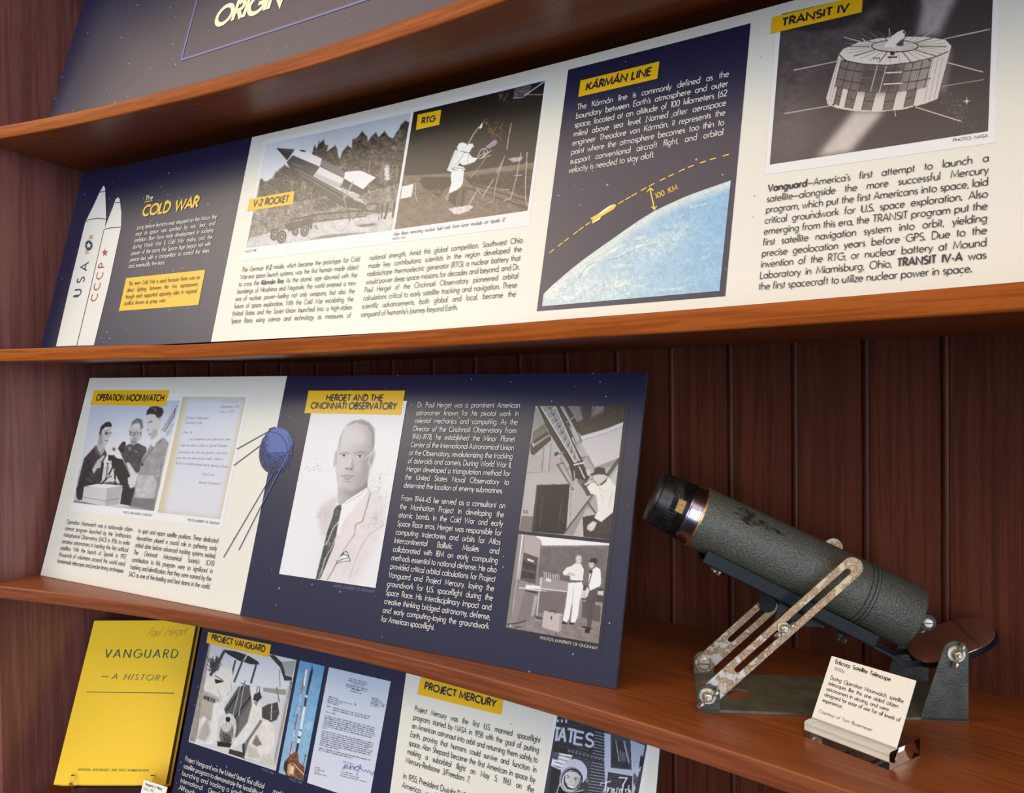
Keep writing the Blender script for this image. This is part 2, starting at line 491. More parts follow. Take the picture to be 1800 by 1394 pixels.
# ------------------------------------------------------------------ a geometric stroke alphabet
def arc(cx, cy, rx, ry, a0, a1, n=None):
    n = n or max(3, int(abs(a1 - a0) / 24) + 1)
    a = np.radians(np.linspace(a0, a1, n + 1))
    return [(cx + rx * math.cos(q), cy + ry * math.sin(q)) for q in a]
GL = {}
def G(ch, w, l, r, *st): GL[ch] = (w, l, r, [np.array(s, float) for s in st])
T_, O_, D_ = 78, 52, 34                       # side bearing of a stem, a round, a diagonal
G('A', 560, D_, D_, [(0, 0), (280, 700), (560, 0)], [(95, 230), (465, 230)])
G('B', 370, T_, O_, [(0, 0), (0, 700)], [(0, 700), (180, 700)] + arc(180, 535, 165, 165, 90, -90) + [(0, 370)], [(0, 370), (190, 370)] + arc(190, 185, 180, 185, 90, -90) + [(0, 0)])
G('C', 560, O_, D_, arc(345, 350, 345, 350, 52, 308))
G('D', 500, T_, O_, [(0, 0), (0, 700), (170, 700)] + arc(170, 350, 330, 350, 90, -90) + [(0, 0)])
G('E', 330, T_, D_, [(330, 700), (0, 700), (0, 0), (330, 0)], [(0, 370), (310, 370)])
G('F', 320, T_, D_, [(320, 700), (0, 700), (0, 0)], [(0, 370), (300, 370)])
G('G', 640, O_, D_, arc(345, 350, 345, 350, 45, 360) + [(390, 350)])
G('H', 480, T_, T_, [(0, 0), (0, 700)], [(480, 0), (480, 700)], [(0, 370), (480, 370)])
G('I', 0, T_, T_, [(0, 0), (0, 700)])
G('J', 190, D_, T_, [(190, 700), (190, 130)] + arc(90, 130, 100, 140, 0, -150))
G('K', 420, T_, D_, [(0, 0), (0, 700)], [(400, 700), (0, 270)], [(125, 400), (420, 0)])
G('L', 300, T_, D_, [(0, 700), (0, 0), (300, 0)])
G('M', 660, 50, 50, [(0, 0), (70, 700), (330, 90), (590, 700), (660, 0)])
G('N', 510, T_, T_, [(0, 0), (0, 700), (510, 0), (510, 700)])
G('O', 690, O_, O_, arc(345, 350, 345, 350, 0, 360, 20))
G('P', 340, T_, O_, [(0, 0), (0, 700), (160, 700)] + arc(160, 520, 180, 180, 90, -90) + [(0, 340)])
G('Q', 690, O_, O_, arc(345, 350, 345, 350, 0, 360, 20), [(400, 220), (620, -20)])
G('R', 370, T_, D_, [(0, 0), (0, 700), (160, 700)] + arc(160, 525, 175, 175, 90, -90) + [(0, 350)], [(150, 350), (370, 0)])
G('S', 350, O_, O_, arc(180, 530, 155, 170, 38, 270) + arc(180, 180, 175, 180, 90, -145)[1:])
G('T', 400, D_, D_, [(0, 700), (400, 700)], [(200, 700), (200, 0)])
G('U', 440, T_, T_, [(0, 700), (0, 220)] + arc(220, 220, 220, 220, 180, 360) + [(440, 700)])
G('V', 520, D_, D_, [(0, 700), (260, 0), (520, 700)])
G('W', 840, D_, D_, [(0, 700), (210, 0), (420, 640), (630, 0), (840, 700)])
G('X', 460, D_, D_, [(0, 0), (450, 700)], [(0, 700), (460, 0)])
G('Y', 460, D_, D_, [(0, 700), (230, 330), (460, 700)], [(230, 330), (230, 0)])
G('Z', 420, D_, D_, [(0, 700), (420, 700), (0, 0), (420, 0)])
XH = 430
def bowl(): return arc(205, 215, 205, 215, 0, 360, 15)
G('a', 410, O_, T_, bowl(), [(410, 430), (410, 0)])
DOT = lambda y: arc(0, y, 24, 24, 0, 360, 8)
G('b', 410, T_, O_, bowl(), [(0, 760), (0, 0)])
G('c', 350, O_, D_, arc(210, 215, 210, 215, 52, 308))
G('d', 410, O_, T_, bowl(), [(410, 760), (410, 0)])
G('e', 410, O_, O_, [(10, 235), (408, 235)] + arc(205, 215, 205, 215, 8, 315))
G('f', 220, D_, D_, [(75, 0), (75, 600)] + arc(180, 610, 105, 130, 180, 70), [(0, 430), (190, 430)])
G('g', 410, O_, T_, bowl(), [(410, 430), (410, -70)] + arc(205, -60, 205, 150, 0, -140))
G('h', 350, T_, T_, [(0, 760), (0, 0)], [(0, 220)] + arc(178, 255, 172, 175, 180, 0) + [(350, 0)])
G('i', 0, T_, T_, [(0, 0), (0, 430)], DOT(600))
G('j', 0, T_, T_, [(0, 430), (0, -200)], DOT(600))
G('k', 330, T_, D_, [(0, 760), (0, 0)], [(300, 430), (0, 165)], [(110, 260), (330, 0)])
G('l', 0, T_, T_, [(0, 760), (0, 0)])
G('m', 620, T_, T_, [(0, 430), (0, 0)], [(0, 240)] + arc(155, 270, 155, 160, 180, 0) + [(310, 0)], [(310, 240)] + arc(465, 270, 155, 160, 180, 0) + [(620, 0)])
G('n', 350, T_, T_, [(0, 430), (0, 0)], [(0, 220)] + arc(178, 255, 172, 175, 180, 0) + [(350, 0)])
G('o', 430, O_, O_, arc(215, 215, 215, 215, 0, 360, 16))
G('p', 410, T_, O_, bowl(), [(0, 430), (0, -220)])
G('q', 410, O_, T_, bowl(), [(410, 430), (410, -220)])
G('r', 200, T_, D_, [(0, 430), (0, 0)], [(0, 240)] + arc(150, 260, 150, 165, 180, 65))
G('s', 240, O_, O_, arc(122, 322, 105, 108, 38, 262) + arc(122, 112, 118, 112, 82, -145)[1:])
G('t', 190, D_, D_, [(85, 620), (85, 0)], [(0, 430), (185, 430)])
G('u', 350, T_, T_, [(0, 430), (0, 175)] + arc(172, 175, 172, 175, 180, 360) + [(350, 175)], [(350, 430), (350, 0)])
G('v', 350, D_, D_, [(0, 430), (175, 0), (350, 430)])
G('w', 590, D_, D_, [(0, 430), (150, 0), (295, 400), (440, 0), (590, 430)])
G('x', 340, D_, D_, [(0, 0), (330, 430)], [(0, 430), (340, 0)])
G('y', 360, D_, D_, [(0, 430), (180, 0)], [(360, 430), (95, -220)])
G('z', 300, D_, D_, [(0, 430), (300, 430), (0, 0), (300, 0)])
G('0', 400, O_, O_, arc(200, 350, 200, 350, 0, 360, 16))
G('1', 130, 60, T_, [(0, 610), (130, 700), (130, 0)])
G('2', 370, O_, O_, arc(185, 510, 180, 190, 170, -30) + [(0, 0), (370, 0)])
G('3', 350, O_, O_, arc(165, 535, 150, 165, 150, -90) + arc(165, 185, 185, 185, 90, -155)[1:])
G('4', 430, D_, D_, [(330, 0), (330, 700), (0, 170), (430, 170)])
G('5', 350, O_, O_, [(320, 700), (90, 700), (50, 400)] + arc(155, 215, 195, 215, 105, -145))
G('6', 390, O_, O_, arc(195, 205, 195, 205, 0, 360, 14), [(20, 290), (290, 700)])
G('7', 380, D_, D_, [(0, 700), (380, 700), (80, 0)])
G('8', 360, O_, O_, arc(180, 535, 145, 165, 0, 360, 14), arc(180, 185, 180, 185, 0, 360, 14))
G('9', 390, O_, O_, arc(195, 495, 195, 205, 0, 360, 14), [(370, 410), (100, 0)])
DOT = lambda y: arc(0, y, 24, 24, 0, 360, 8)
G('.', 0, 66, 62, DOT(26))
G(',', 40, 50, 55, [(40, 50), (0, -110)])
G(':', 0, 70, 70, DOT(26), DOT(380))
G("'", 0, 55, 55, [(0, 720), (0, 540)])
G('-', 180, 60, 60, [(0, 245), (180, 245)])
G('—', 560, 30, 30, [(0, 245), (560, 245)])
G('–', 300, 30, 30, [(0, 245), (300, 245)])
G('(', 100, 50, 40, arc(220, 300, 220, 470, 118, 242))
G(')', 100, 40, 50, arc(-120, 300, 220, 470, -62, 62))
G('/', 300, 20, 20, [(0, -60), (300, 740)])
w_, l_, r_, st_ = GL['a']; GL['á'] = (w_, l_, r_, st_ + [np.array([(190, 540), (300, 700)], float)])
w_, l_, r_, st_ = GL['A']; GL['Á'] = (w_, l_, r_, st_ + [np.array([(270, 780), (380, 930)], float)])

def line_glyphs(txt, track=0.):
    """-> list of words; a word is (advance, [(x, strokes, bold)])"""
    words = []; bold = False; x = 0.; g = []
    for w in txt.split(' '):
        x = 0.; g = []; i = 0
        while i < len(w):
            if w[i:i + 2] == '**': bold = not bold; i += 2; continue
            gw, l, r, st = GL.get(w[i], GL['.'])
            b_ = 30 if bold else 0
            x += l + b_ / 2 + track / 2; g.append((x, st, bold)); x += gw + r + b_ / 2 + track / 2; i += 1
        words.append((x, g))
    return words
def lettering(mb, sh, q, rows, mi=0, off=.0008, cap=.62, wt=66, last=None, slant=0., track=0., space=430, serif=False, left=False, bw=1.85, frac=None):
    """q: pixel ends of the first and last baselines (or, for one row, of the baseline and of the cap line)"""
    c = sh.uv(q)
    n = len(rows)
    if n == 1:
        up = c[2] - c[0]; capm = np.linalg.norm(up); L0, R0 = [c[0]], [c[1]]
    else:
        dn = (c[2] - c[0]) / (n - 1); up = -dn; capm = np.linalg.norm(dn) * cap
        L0 = [c[0] + (c[2] - c[0]) * i / (n - 1) for i in range(n)]; R0 = [c[1] + (c[3] - c[1]) * i / (n - 1) for i in range(n)]
    up = up / np.linalg.norm(up); k = capm / 700
    data = []
    hs = []
    for i, tx in enumerate(rows):
        ws = line_glyphs(tx, track); wd_ = np.linalg.norm(R0[i] - L0[i])
        if i == n - 1 and last: wd_ *= last
        if frac and frac.get(i): wd_ *= frac[i]
        gsum = sum(w[0] for w in ws) * k; ns = len(ws) - 1
        data.append((ws, wd_, gsum, ns))
        if not left: hs.append((wd_ - ns * space * k) / max(gsum, 1e-9))
    h0 = float(np.median(hs)) if hs else 1.
    if n == 1 and not left: h0 = hs[0]
    for i, (ws, wd_, gsum, ns) in enumerate(data):
        h = h0; sp = space * k
        if not left and ns > 0:
            sp = (wd_ - gsum * h) / ns
            if sp < .55 * space * k:
                sp = .55 * space * k; h = (wd_ - ns * sp) / gsum
            elif i == n - 1 and last and sp > 1.4 * space * k: sp = 1.2 * space * k
        ax = (R0[i] - L0[i]) / np.linalg.norm(R0[i] - L0[i])
        x = 0.
        for adv, g in ws:
            for gx, st, bold in g:
                for s_ in st:
                    Q = np.empty_like(s_)
                    Q[:, 0] = x + (gx + s_[:, 0] + s_[:, 1] * slant) * k * h; Q[:, 1] = s_[:, 1] * k
                    fn = lambda V: sh.xyz(L0[i] + V[:, :1] * ax + V[:, 1:] * up, off)
                    wgt = wt * (bw if bold else 1.)
                    if serif:
                        for j in range(len(Q) - 1):
                            d = s_[j + 1] - s_[j]; a = math.atan2(d[1], d[0])
                            f_ = .38 + .75 * abs(math.sin(a + .35))
                            ribbon(mb, Q[j:j + 2], wgt * k * f_, fn, mi)
                        for e_ in (0, -1):
                            if s_[e_][1] in (0., 700.) and abs(s_[0][1] - s_[-1][1]) > 300:
                                ribbon(mb, [Q[e_] - (70 * k * h, 0), Q[e_] + (70 * k * h, 0)], 34 * k, fn, mi)
                    else:
                        ribbon(mb, Q, wgt * k, fn, mi)
            x += adv * k * h + sp
def text_block(sh, root, q, rows, mname, name='text_block', **kw):
    mb = MB(); lettering(mb, sh, q, rows, **kw)
    return mb.build(name, mname, root)
def label_strip(sh, root, quad, texts, ink='dark_ink', bg='yellow_ink', off=.0007, name='title_label'):
    mb = MB(); add_quad(mb, sh, quad, off, 0)
    for q, tx, wt in texts: lettering(mb, sh, q, [tx], mi=1, off=off + .0003, wt=wt, track=34, space=330)
    return mb.build(name, [bg, ink], root)

# ------------------------------------------------------------------ printed photographs: toned ink laid down on a fine grid
def up_noise(h, w, step):
    gh, gw = int(h / step) + 3, int(w / step) + 3
    g = RNG.random((gh, gw))
    y = np.arange(h) / step; x = np.arange(w) / step
    y0 = y.astype(int); x0 = x.astype(int); fy = (y - y0)[:, None]; fx = (x - x0)[None, :]
    fy = fy * fy * (3 - 2 * fy); fx = fx * fx * (3 - 2 * fx)
    a = g[np.ix_(y0, x0)]; b = g[np.ix_(y0, x0 + 1)]; c = g[np.ix_(y0 + 1, x0)]; d = g[np.ix_(y0 + 1, x0 + 1)]
    return (a * (1 - fx) + b * fx) * (1 - fy) + (c * (1 - fx) + d * fx) * fy - .5
def P_(s):
    v = [float(q) for q in s.replace(',', ' ').split()]
    return np.array(v).reshape(-1, 2)
class Pic:
    RES = 2.0
    def __init__(s, x0, y0, sc, quad, base=128, white=244.):
        s.o = np.array([x0, y0]); s.sc = sc; s.white = white
        s.q = P_(quad) / sc + s.o if isinstance(quad, str) else np.array(quad, float)
        s.lo = np.floor(s.q.min(0)) - 2; s.hi = np.ceil(s.q.max(0)) + 2
        w, h = ((s.hi - s.lo) * s.RES).astype(int)
        s.w, s.h = int(w), int(h)
        s.c = np.empty((s.h, s.w, 3)); s.c[:] = base
        s.tx = [up_noise(s.h, s.w, 1.6), up_noise(s.h, s.w, 4.5), up_noise(s.h, s.w, 14), up_noise(s.h, s.w, 40)]
        s.Y, s.X = np.mgrid[0:s.h, 0:s.w]
    def cv(s, p):
        return (np.atleast_2d(p) / s.sc + s.o - s.lo) * s.RES
    def _put(s, m, x0, y0, t, a, tex, blur):
        h, w = m.shape
        m = m.astype(float)
        if blur:
            r = max(1, int(blur / s.sc * s.RES / 2))
            for _ in range(2):
                for ax in (0, 1):
                    cs = np.cumsum(np.pad(m, [(r + 1, r) if i == ax else (0, 0) for i in (0, 1)], mode='edge'), axis=ax)
                    m = (np.take(cs, range(2 * r + 1, cs.shape[ax]), ax) - np.take(cs, range(0, cs.shape[ax] - 2 * r - 1), ax)) / (2 * r + 1)
        m = m * a
        sl = (slice(y0, y0 + h), slice(x0, x0 + w))
        col = np.array(t if hasattr(t, '__len__') else (t, t, t), float)
        C = np.broadcast_to(col, (h, w, 3)).copy()
        if tex:
            nz = sum(k * q[sl] for k, q in zip(tex, s.tx))
            C = C + nz[..., None]
        s.c[sl] = s.c[sl] * (1 - m[..., None]) + C * m[..., None]
    def poly(s, t, pts, a=1., tex=None, blur=0):
        p = s.cv(P_(pts) if isinstance(pts, str) else pts)
        r = blur / s.sc * s.RES + 2
        x0 = max(0, int(p[:, 0].min() - r)); y0 = max(0, int(p[:, 1].min() - r))
        x1 = min(s.w, int(p[:, 0].max() + r) + 1); y1 = min(s.h, int(p[:, 1].max() + r) + 1)
        if x1 <= x0 or y1 <= y0: return
        X = s.X[y0:y1, x0:x1] + .5; Y = s.Y[y0:y1, x0:x1] + .5
        m = np.zeros(X.shape, bool)
        for i in range(len(p)):
            ax, ay = p[i]; bx, by = p[(i + 1) % len(p)]
            if ay == by: continue
            m ^= ((Y > ay) != (Y > by)) & (X < (bx - ax) * (Y - ay) / (by - ay) + ax)
        s._put(m, x0, y0, t, a, tex, blur)
    def line(s, t, w, pts, a=1.):
        p = P_(pts) if isinstance(pts, str) else np.array(pts, float)
        for i in range(len(p) - 1):
            d = p[i + 1] - p[i]; L_ = np.hypot(*d) or 1; n = np.array([-d[1], d[0]]) / L_ * w / 2; d = d / L_ * w * .25
            s.poly(t, np.array([p[i] - d + n, p[i + 1] + d + n, p[i + 1] + d - n, p[i] - d - n]), a)
    def ell(s, t, cx, cy, rx, ry, rot=0, a=1., tex=None, blur=0):
        q = np.linspace(0, 2 * PI, 29)[:-1]; c, n = math.cos(math.radians(rot)), math.sin(math.radians(rot))
        x = rx * np.cos(q); y = ry * np.sin(q)
        s.poly(t, np.stack([cx + x * c - y * n, cy + x * n + y * c], -1), a, tex, blur)
    def ramp(s, pts, p0, p1, t0, t1, tex=None):
        """fill a polygon with a tone that runs from t0 at p0 to t1 at p1"""
        keep = s.c.copy()
        s.poly(0, pts)
        A = s.cv(np.array([p0, p1], float)); d = A[1] - A[0]
        f = np.clip(((s.X - A[0, 0]) * d[0] + (s.Y - A[0, 1]) * d[1]) / (d @ d), 0, 1)[..., None]
        t0 = np.array(t0 if hasattr(t0, '__len__') else (t0,) * 3, float); t1 = np.array(t1 if hasattr(t1, '__len__') else (t1,) * 3, float)
        C = t0 + (t1 - t0) * f
        if tex: C = C + sum(k * q for k, q in zip(tex, s.tx))[..., None]
        m = (s.c == 0).all(-1) & ~(keep == 0).all(-1)
        s.c = np.where(m[..., None], C, keep)
    def mesh(s, sh, name, root, off=.0005, dens=1.0, region=None):
        L_ = max(np.hypot(*(s.q[1] - s.q[0])), np.hypot(*(s.q[2] - s.q[3]))); H_ = max(np.hypot(*(s.q[3] - s.q[0])), np.hypot(*(s.q[2] - s.q[1])))
        nu, nv = int(L_ * dens), int(H_ * dens)
        uv = quad_uv(sh, s.q, nu, nv); V = sh.xyz(uv, off).reshape(-1, 3)
        px = (proj(V) - s.lo) * s.RES - .5
        x = np.clip(px[:, 0], 0, s.w - 1.01); y = np.clip(px[:, 1], 0, s.h - 1.01)
        x0 = x.astype(int); y0 = y.astype(int); fx = (x - x0)[:, None]; fy = (y - y0)[:, None]
        c = s.c
        col = (c[y0, x0] * (1 - fx) + c[y0, x0 + 1] * fx) * (1 - fy) + (c[y0 + 1, x0] * (1 - fx) + c[y0 + 1, x0 + 1] * fx) * fy
        col = np.clip(col / s.white, 0, 1) * .96
        lin = np.where(col <= .04045, col / 12.92, ((col + .055) / 1.055) ** 2.4)
        F = grid_faces(nu, nv)
        me = bpy.data.meshes.new(name)
        org = ORG[root.name]
        me.from_pydata((V - org).tolist(), [], F)
        ca = me.color_attributes.new('tone', 'FLOAT_COLOR', 'POINT')
        ca.data.foreach_set('color', np.concatenate([lin, np.ones((len(lin), 1))], 1).ravel())
        me.materials.append(MATS['photo_print']); me.update()
        o = bpy.data.objects.new(name, me); S.collection.objects.link(o); o.parent = root
        ORG[o.name] = org
        return o

def pic_rocket():
    p = Pic(425, 190, 5.577, '245,355 1660,45 1472,1197 45,1372', 190)
    p.ramp('200,330 1700,0 1600,800 150,900', (900, 200), (500, 720), (196, 204, 212), (226, 228, 232), (0, 3, 4, 6))
    p.poly((78, 70, 60), '180,700 200,690 215,720 260,715 300,690 330,640 370,600 420,560 470,590 640,690 830,860 620,930 150,900', tex=(40, 80, 60), blur=14)
    p.poly((70, 62, 53), '690,440 715,355 730,400 760,350 800,312 815,360 850,365 830,430 870,400 915,370 935,400 945,475 965,500 985,430 1035,370 1080,395 1085,310 1130,290 1180,232 1230,280 1232,335 1270,280 1315,235 1340,290 1400,225 1445,285 1480,300 1515,240 1540,210 1565,160 1600,125 1650,140 1570,700 1540,810 1200,860 900,760 700,500', tex=(40, 90, 70), blur=10)
    for x, y, y2 in ((1260, 470, 640), (1370, 520, 740), (1390, 560, 740), (1445, 560, 700), (1480, 560, 690), (1530, 560, 720), (600, 720, 900), (620, 740, 880), (580, 760, 900), (690, 780, 900), (500, 700, 830), (760, 820, 900)):
        p.line(150, 7, [(x, y), (x - 14, y2)], .8)
    for x, y, h in ((760, 330, 200), (800, 312, 200), (915, 370, 170), (1180, 232, 260), (1110, 320, 240), (1315, 240, 260), (1400, 230, 260), (1455, 290, 220), (1565, 165, 260), (1610, 130, 280), (1040, 370, 200), (1250, 330, 220), (420, 560, 160), (340, 630, 140), (280, 700, 120)):
        for k in range(9):
            f = k / 9; w_ = 10 + 44 * f + 14 * RNG.random()
            p.poly((52, 46, 40) if k % 2 else (96, 88, 78), [(x - w_, y + h * f + 20), (x, y + h * f - 16), (x + w_, y + h * f + 16), (x + 4, y + h * f + 6)], .55)
    for i in range(160):
        x, y = 140 + RNG.random() * 1380, 900 + RNG.random() * 230
        p.line((60, 54, 48) if i % 2 else (186, 178, 168), 7, [(x, y), (x + 14 + RNG.random() * 26, y - 6 + RNG.normal() * 6)], .5)
    p.poly(215, '1395,560 1440,560 1450,700 1400,720', tex=(120, 120, 0), blur=20)
    p.poly((128, 122, 114), '150,890 500,930 650,900 900,860 1000,980 1200,830 1540,740 1480,1190 45,1372 110,1000', tex=(40, 70, 50), blur=10)
    p.poly(70, '720,900 900,890 940,960 800,1010 700,1000', tex=(130, 60, 0), blur=12)
    p.poly(198, '70,1275 300,1215 460,1180 700,1130 1050,1080 1500,1010 1472,1200 45,1372', tex=(22, 30, 22), blur=10)
    p.poly(120, '640,1290 800,1250 1060,1225 1280,1215 1100,1240 860,1275', tex=(30, 40), blur=16)
    p.poly(70, '1110,1150 1300,1130 1320,1145 1180,1165', blur=12)
    p.poly(64, '440,535 480,545 1100,885 1225,960 1222,992 1000,975 700,790 480,605', tex=(60, 40))
    for a, b in (((500, 560), (1180, 930)), ((520, 590), (1050, 880)), ((560, 640), (1000, 900))): p.line(150, 8, [a, b], .7)
    p.poly(50, '340,392 520,405 445,515'); p.poly(92, '340,392 520,403 500,440 420,425', .6, blur=10)
    p.poly(232, '520,405 565,403 660,440 785,495 765,575 500,462')
    p.poly(50, '555,405 620,415 630,432 590,428')
    p.poly(66, '500,462 765,575 700,670 470,560 440,530'); p.poly(110, '490,535 600,572 595,590 500,550', .9)
    p.poly(112, '785,495 1012,628 1002,690 765,575'); p.poly(80, '765,560 1002,680 1002,692 760,578', .7, blur=8)
    p.poly(226, '765,575 1002,690 985,740 945,782 905,775 700,668'); p.poly(170, '730,640 980,745 945,782 905,775 700,668', .7, blur=16)
    p.poly(236, '1012,625 1165,612 1316,680 1240,742 1190,797 1002,690')
    p.poly(62, '1002,692 1188,797 1175,862 980,757'); p.poly(186, '985,768 1080,858 1172,890 1210,940 1110,905 1000,820', tex=(20, 30))
    p.line(170, 14, '1095,720 1000,890'); p.line(140, 10, '975,740 1020,980')
    for w, pts in ((16, '470,1100 760,1040 1225,1000'), (10, '700,1110 1220,1060'), (12, '1040,1000 1060,1100'), (10, '1180,990 1090,1090'), (14, '1225,945 1330,930 1330,1010 1230,1010'), (20, '650,1075 680,1180'), (12, '720,1150 740,1185'), (8, '1350,980 1340,1100'), (22, '1430,930 1420,1020 1400,1085'), (14, '1380,950 1370,1080'), (18, '1495,930 1480,1070')):
        p.line(58, w, pts)
    p.poly(66, '410,1140 560,1110 700,1070 690,1160 560,1180 460,1210', tex=(40, 40))
    for x, y, rx, ry in ((322, 1240, 42, 62), (525, 1215, 34, 40), (392, 1262, 46, 66), (618, 1196, 42, 66)):
        p.ell(50, x, y, rx, ry, 12); p.ell(120, x + 2, y, rx * .72, ry * .74, 12, tex=(30,)); p.ell(60, x + 2, y, rx * .45, ry * .48, 12); p.ell(170, x + 2, y, rx * .2, ry * .24, 12)
    return p
def pic_moon():
    p = Pic(685, 130, 4.979, '212,335 1362,60 1208,1197 45,1362', (22, 19, 14))
    gr = (112, 96, 82)
    p.poly(gr, '120,890 500,870 720,850 1260,775 1208,1200 45,1362', tex=(26, 26, 26))
    p.poly((34, 29, 20), '290,905 560,900 560,960 480,1010 430,1080 470,1110 400,1060 300,1000 260,940', tex=(30, 30), blur=6)
    p.poly((40, 34, 25), '650,900 1260,830 1250,1090 980,1000 700,960', .85, tex=(30, 40, 30), blur=10)
    p.poly((92, 72, 30), '250,1050 420,1000 470,1045 250,1056', tex=(50, 60), blur=6)
    for a, b in (((700, 960), (1230, 1120)), ((660, 990), (1220, 1180)), ((840, 930), (1250, 960))): p.line((34, 28, 22), 12, [a, b], .8)
    p.poly((126, 108, 95), '700,850 1000,805 1260,775 1255,800 990,850 680,872', .8, tex=(20, 20), blur=8)
    for i in range(50):
        x, y = 90 + RNG.random() * 1080, 1120 + RNG.random() * 200
        p.line((60, 48, 40), 5, [(x, y), (x + 40, y - 14)], .5)
    # the open stage with its fittings above
    p.poly((30, 27, 26), '940,170 1362,62 1345,230 980,290', tex=(20, 20), blur=10)
    p.poly((92, 86, 92), '1090,130 1240,95 1225,170 1180,205 1085,215', tex=(40, 60)); p.poly((70, 64, 66), '950,175 990,160 990,200 960,235', tex=(40, 30))
    for t, w, pts in (((205, 200, 200), 9, '1180,190 1360,62'), ((150, 140, 140), 6, '1200,180 1345,180'), ((190, 180, 180), 6, '1080,212 1160,205'), ((120, 110, 100), 6, '995,240 1035,170')): p.line(t, w, pts)
    wt = (236, 240, 238)
    for w, pts in ((9, '690,605 735,525 780,465'), (7, '1065,430 1040,560 1025,660'), (6, '1008,715 960,850 925,990 912,1085'), (6, '1000,740 935,865'), (8, '910,920 810,1080'), (8, '770,1010 690,1150'), (8, '770,1010 795,1050'), (7, '1150,690 1110,900 1085,1000 1060,1090 1000,1110'), (8, '1203,685 1190,900 1188,1090 1203,1145'), (4, '840,740 760,850 700,915'), (6, '975,1010 1040,1012'), (6, '860,1130 910,1115'), (6, '1090,890 1160,884')):
        p.line((206, 190, 176), w, pts, .9)
    for i in range(70):
        f = RNG.random(); x, y = 820 + f * 100 + RNG.normal() * 12, 385 + f * 165 + RNG.normal() * 16
        if i % 2: x, y = 900 + RNG.random() * 90, 420 + RNG.random() * 200
        p.ell((170, 120, 50), x, y, 4, 6, 20, .75)
    p.poly((208, 196, 212), '1030,740 1170,720 1150,760 1080,775', .8, tex=(120, 80), blur=4)
    p.poly((240, 238, 235), '780,470 815,420 808,470 790,480')
    p.poly((150, 138, 150), '835,640 920,575 945,590 925,625 870,655', tex=(30, 20)); p.line((190, 180, 190), 8, '850,635 915,585', .7)
    for pts in ('770,720 800,660 840,655 860,680 800,740', '800,740 890,670', '740,755 830,690', '780,745 885,712', '820,650 830,720'): p.line((226, 216, 206), 6, pts, .9)
    # suited figure with a back pack, seen from the side
    p.poly(wt, '590,640 610,605 640,600 680,612 660,680 590,665', tex=(14, 16))
    p.poly((214, 222, 226), '570,668 605,668 540,858 500,845', tex=(16, 14)); p.poly((228, 232, 232), '600,665 660,690 600,800 545,800', tex=(16, 14))
    p.poly(wt, '665,640 690,612 725,608 740,640 722,645 700,690 650,680', tex=(10, 10)); p.poly((90, 84, 76), '722,640 738,632 705,690 695,690', .9)
    p.poly(wt, '640,690 690,690 725,730 770,735 745,768 690,790 640,800 602,770 608,710', tex=(16, 20))
    p.line((150, 150, 146), 6, '655,690 610,760 560,800', .8); p.line((110, 110, 106), 4, '700,690 680,760 690,790', .7)
    p.poly((230, 234, 230), '550,790 650,815 660,840 620,850 560,835', tex=(40, 40)); p.line((120, 116, 108), 6, '565,820 640,830 650,800', .7)
    p.poly(wt, '545,840 650,850 640,960 610,1005 530,1040 515,1045 540,950 535,890', tex=(14, 18)); p.poly((150, 146, 140), '515,1040 480,1080 490,1105 515,1110 520,1060', .9)
    p.poly((96, 78, 62), '600,1000 650,985 690,1010 650,1165 580,1160', tex=(20, 20)); p.poly((50, 40, 32), '640,1005 660,1000 640,1160 618,1160'); p.poly((46, 38, 30), '520,1060 600,1010 575,1160 510,1110', .9)
    p.poly((220, 210, 205), '515,1180 580,1165 700,1150 735,1160 690,1200 600,1230 560,1225', tex=(110, 60), blur=4)
    p.poly((226, 234, 230), '108,985 210,962 190,1075 95,1095'); p.line((190, 184, 180), 6, '228,955 222,1060 242,1115', .9); p.line((60, 50, 40), 6, '95,1098 200,1075', .7)
    return p
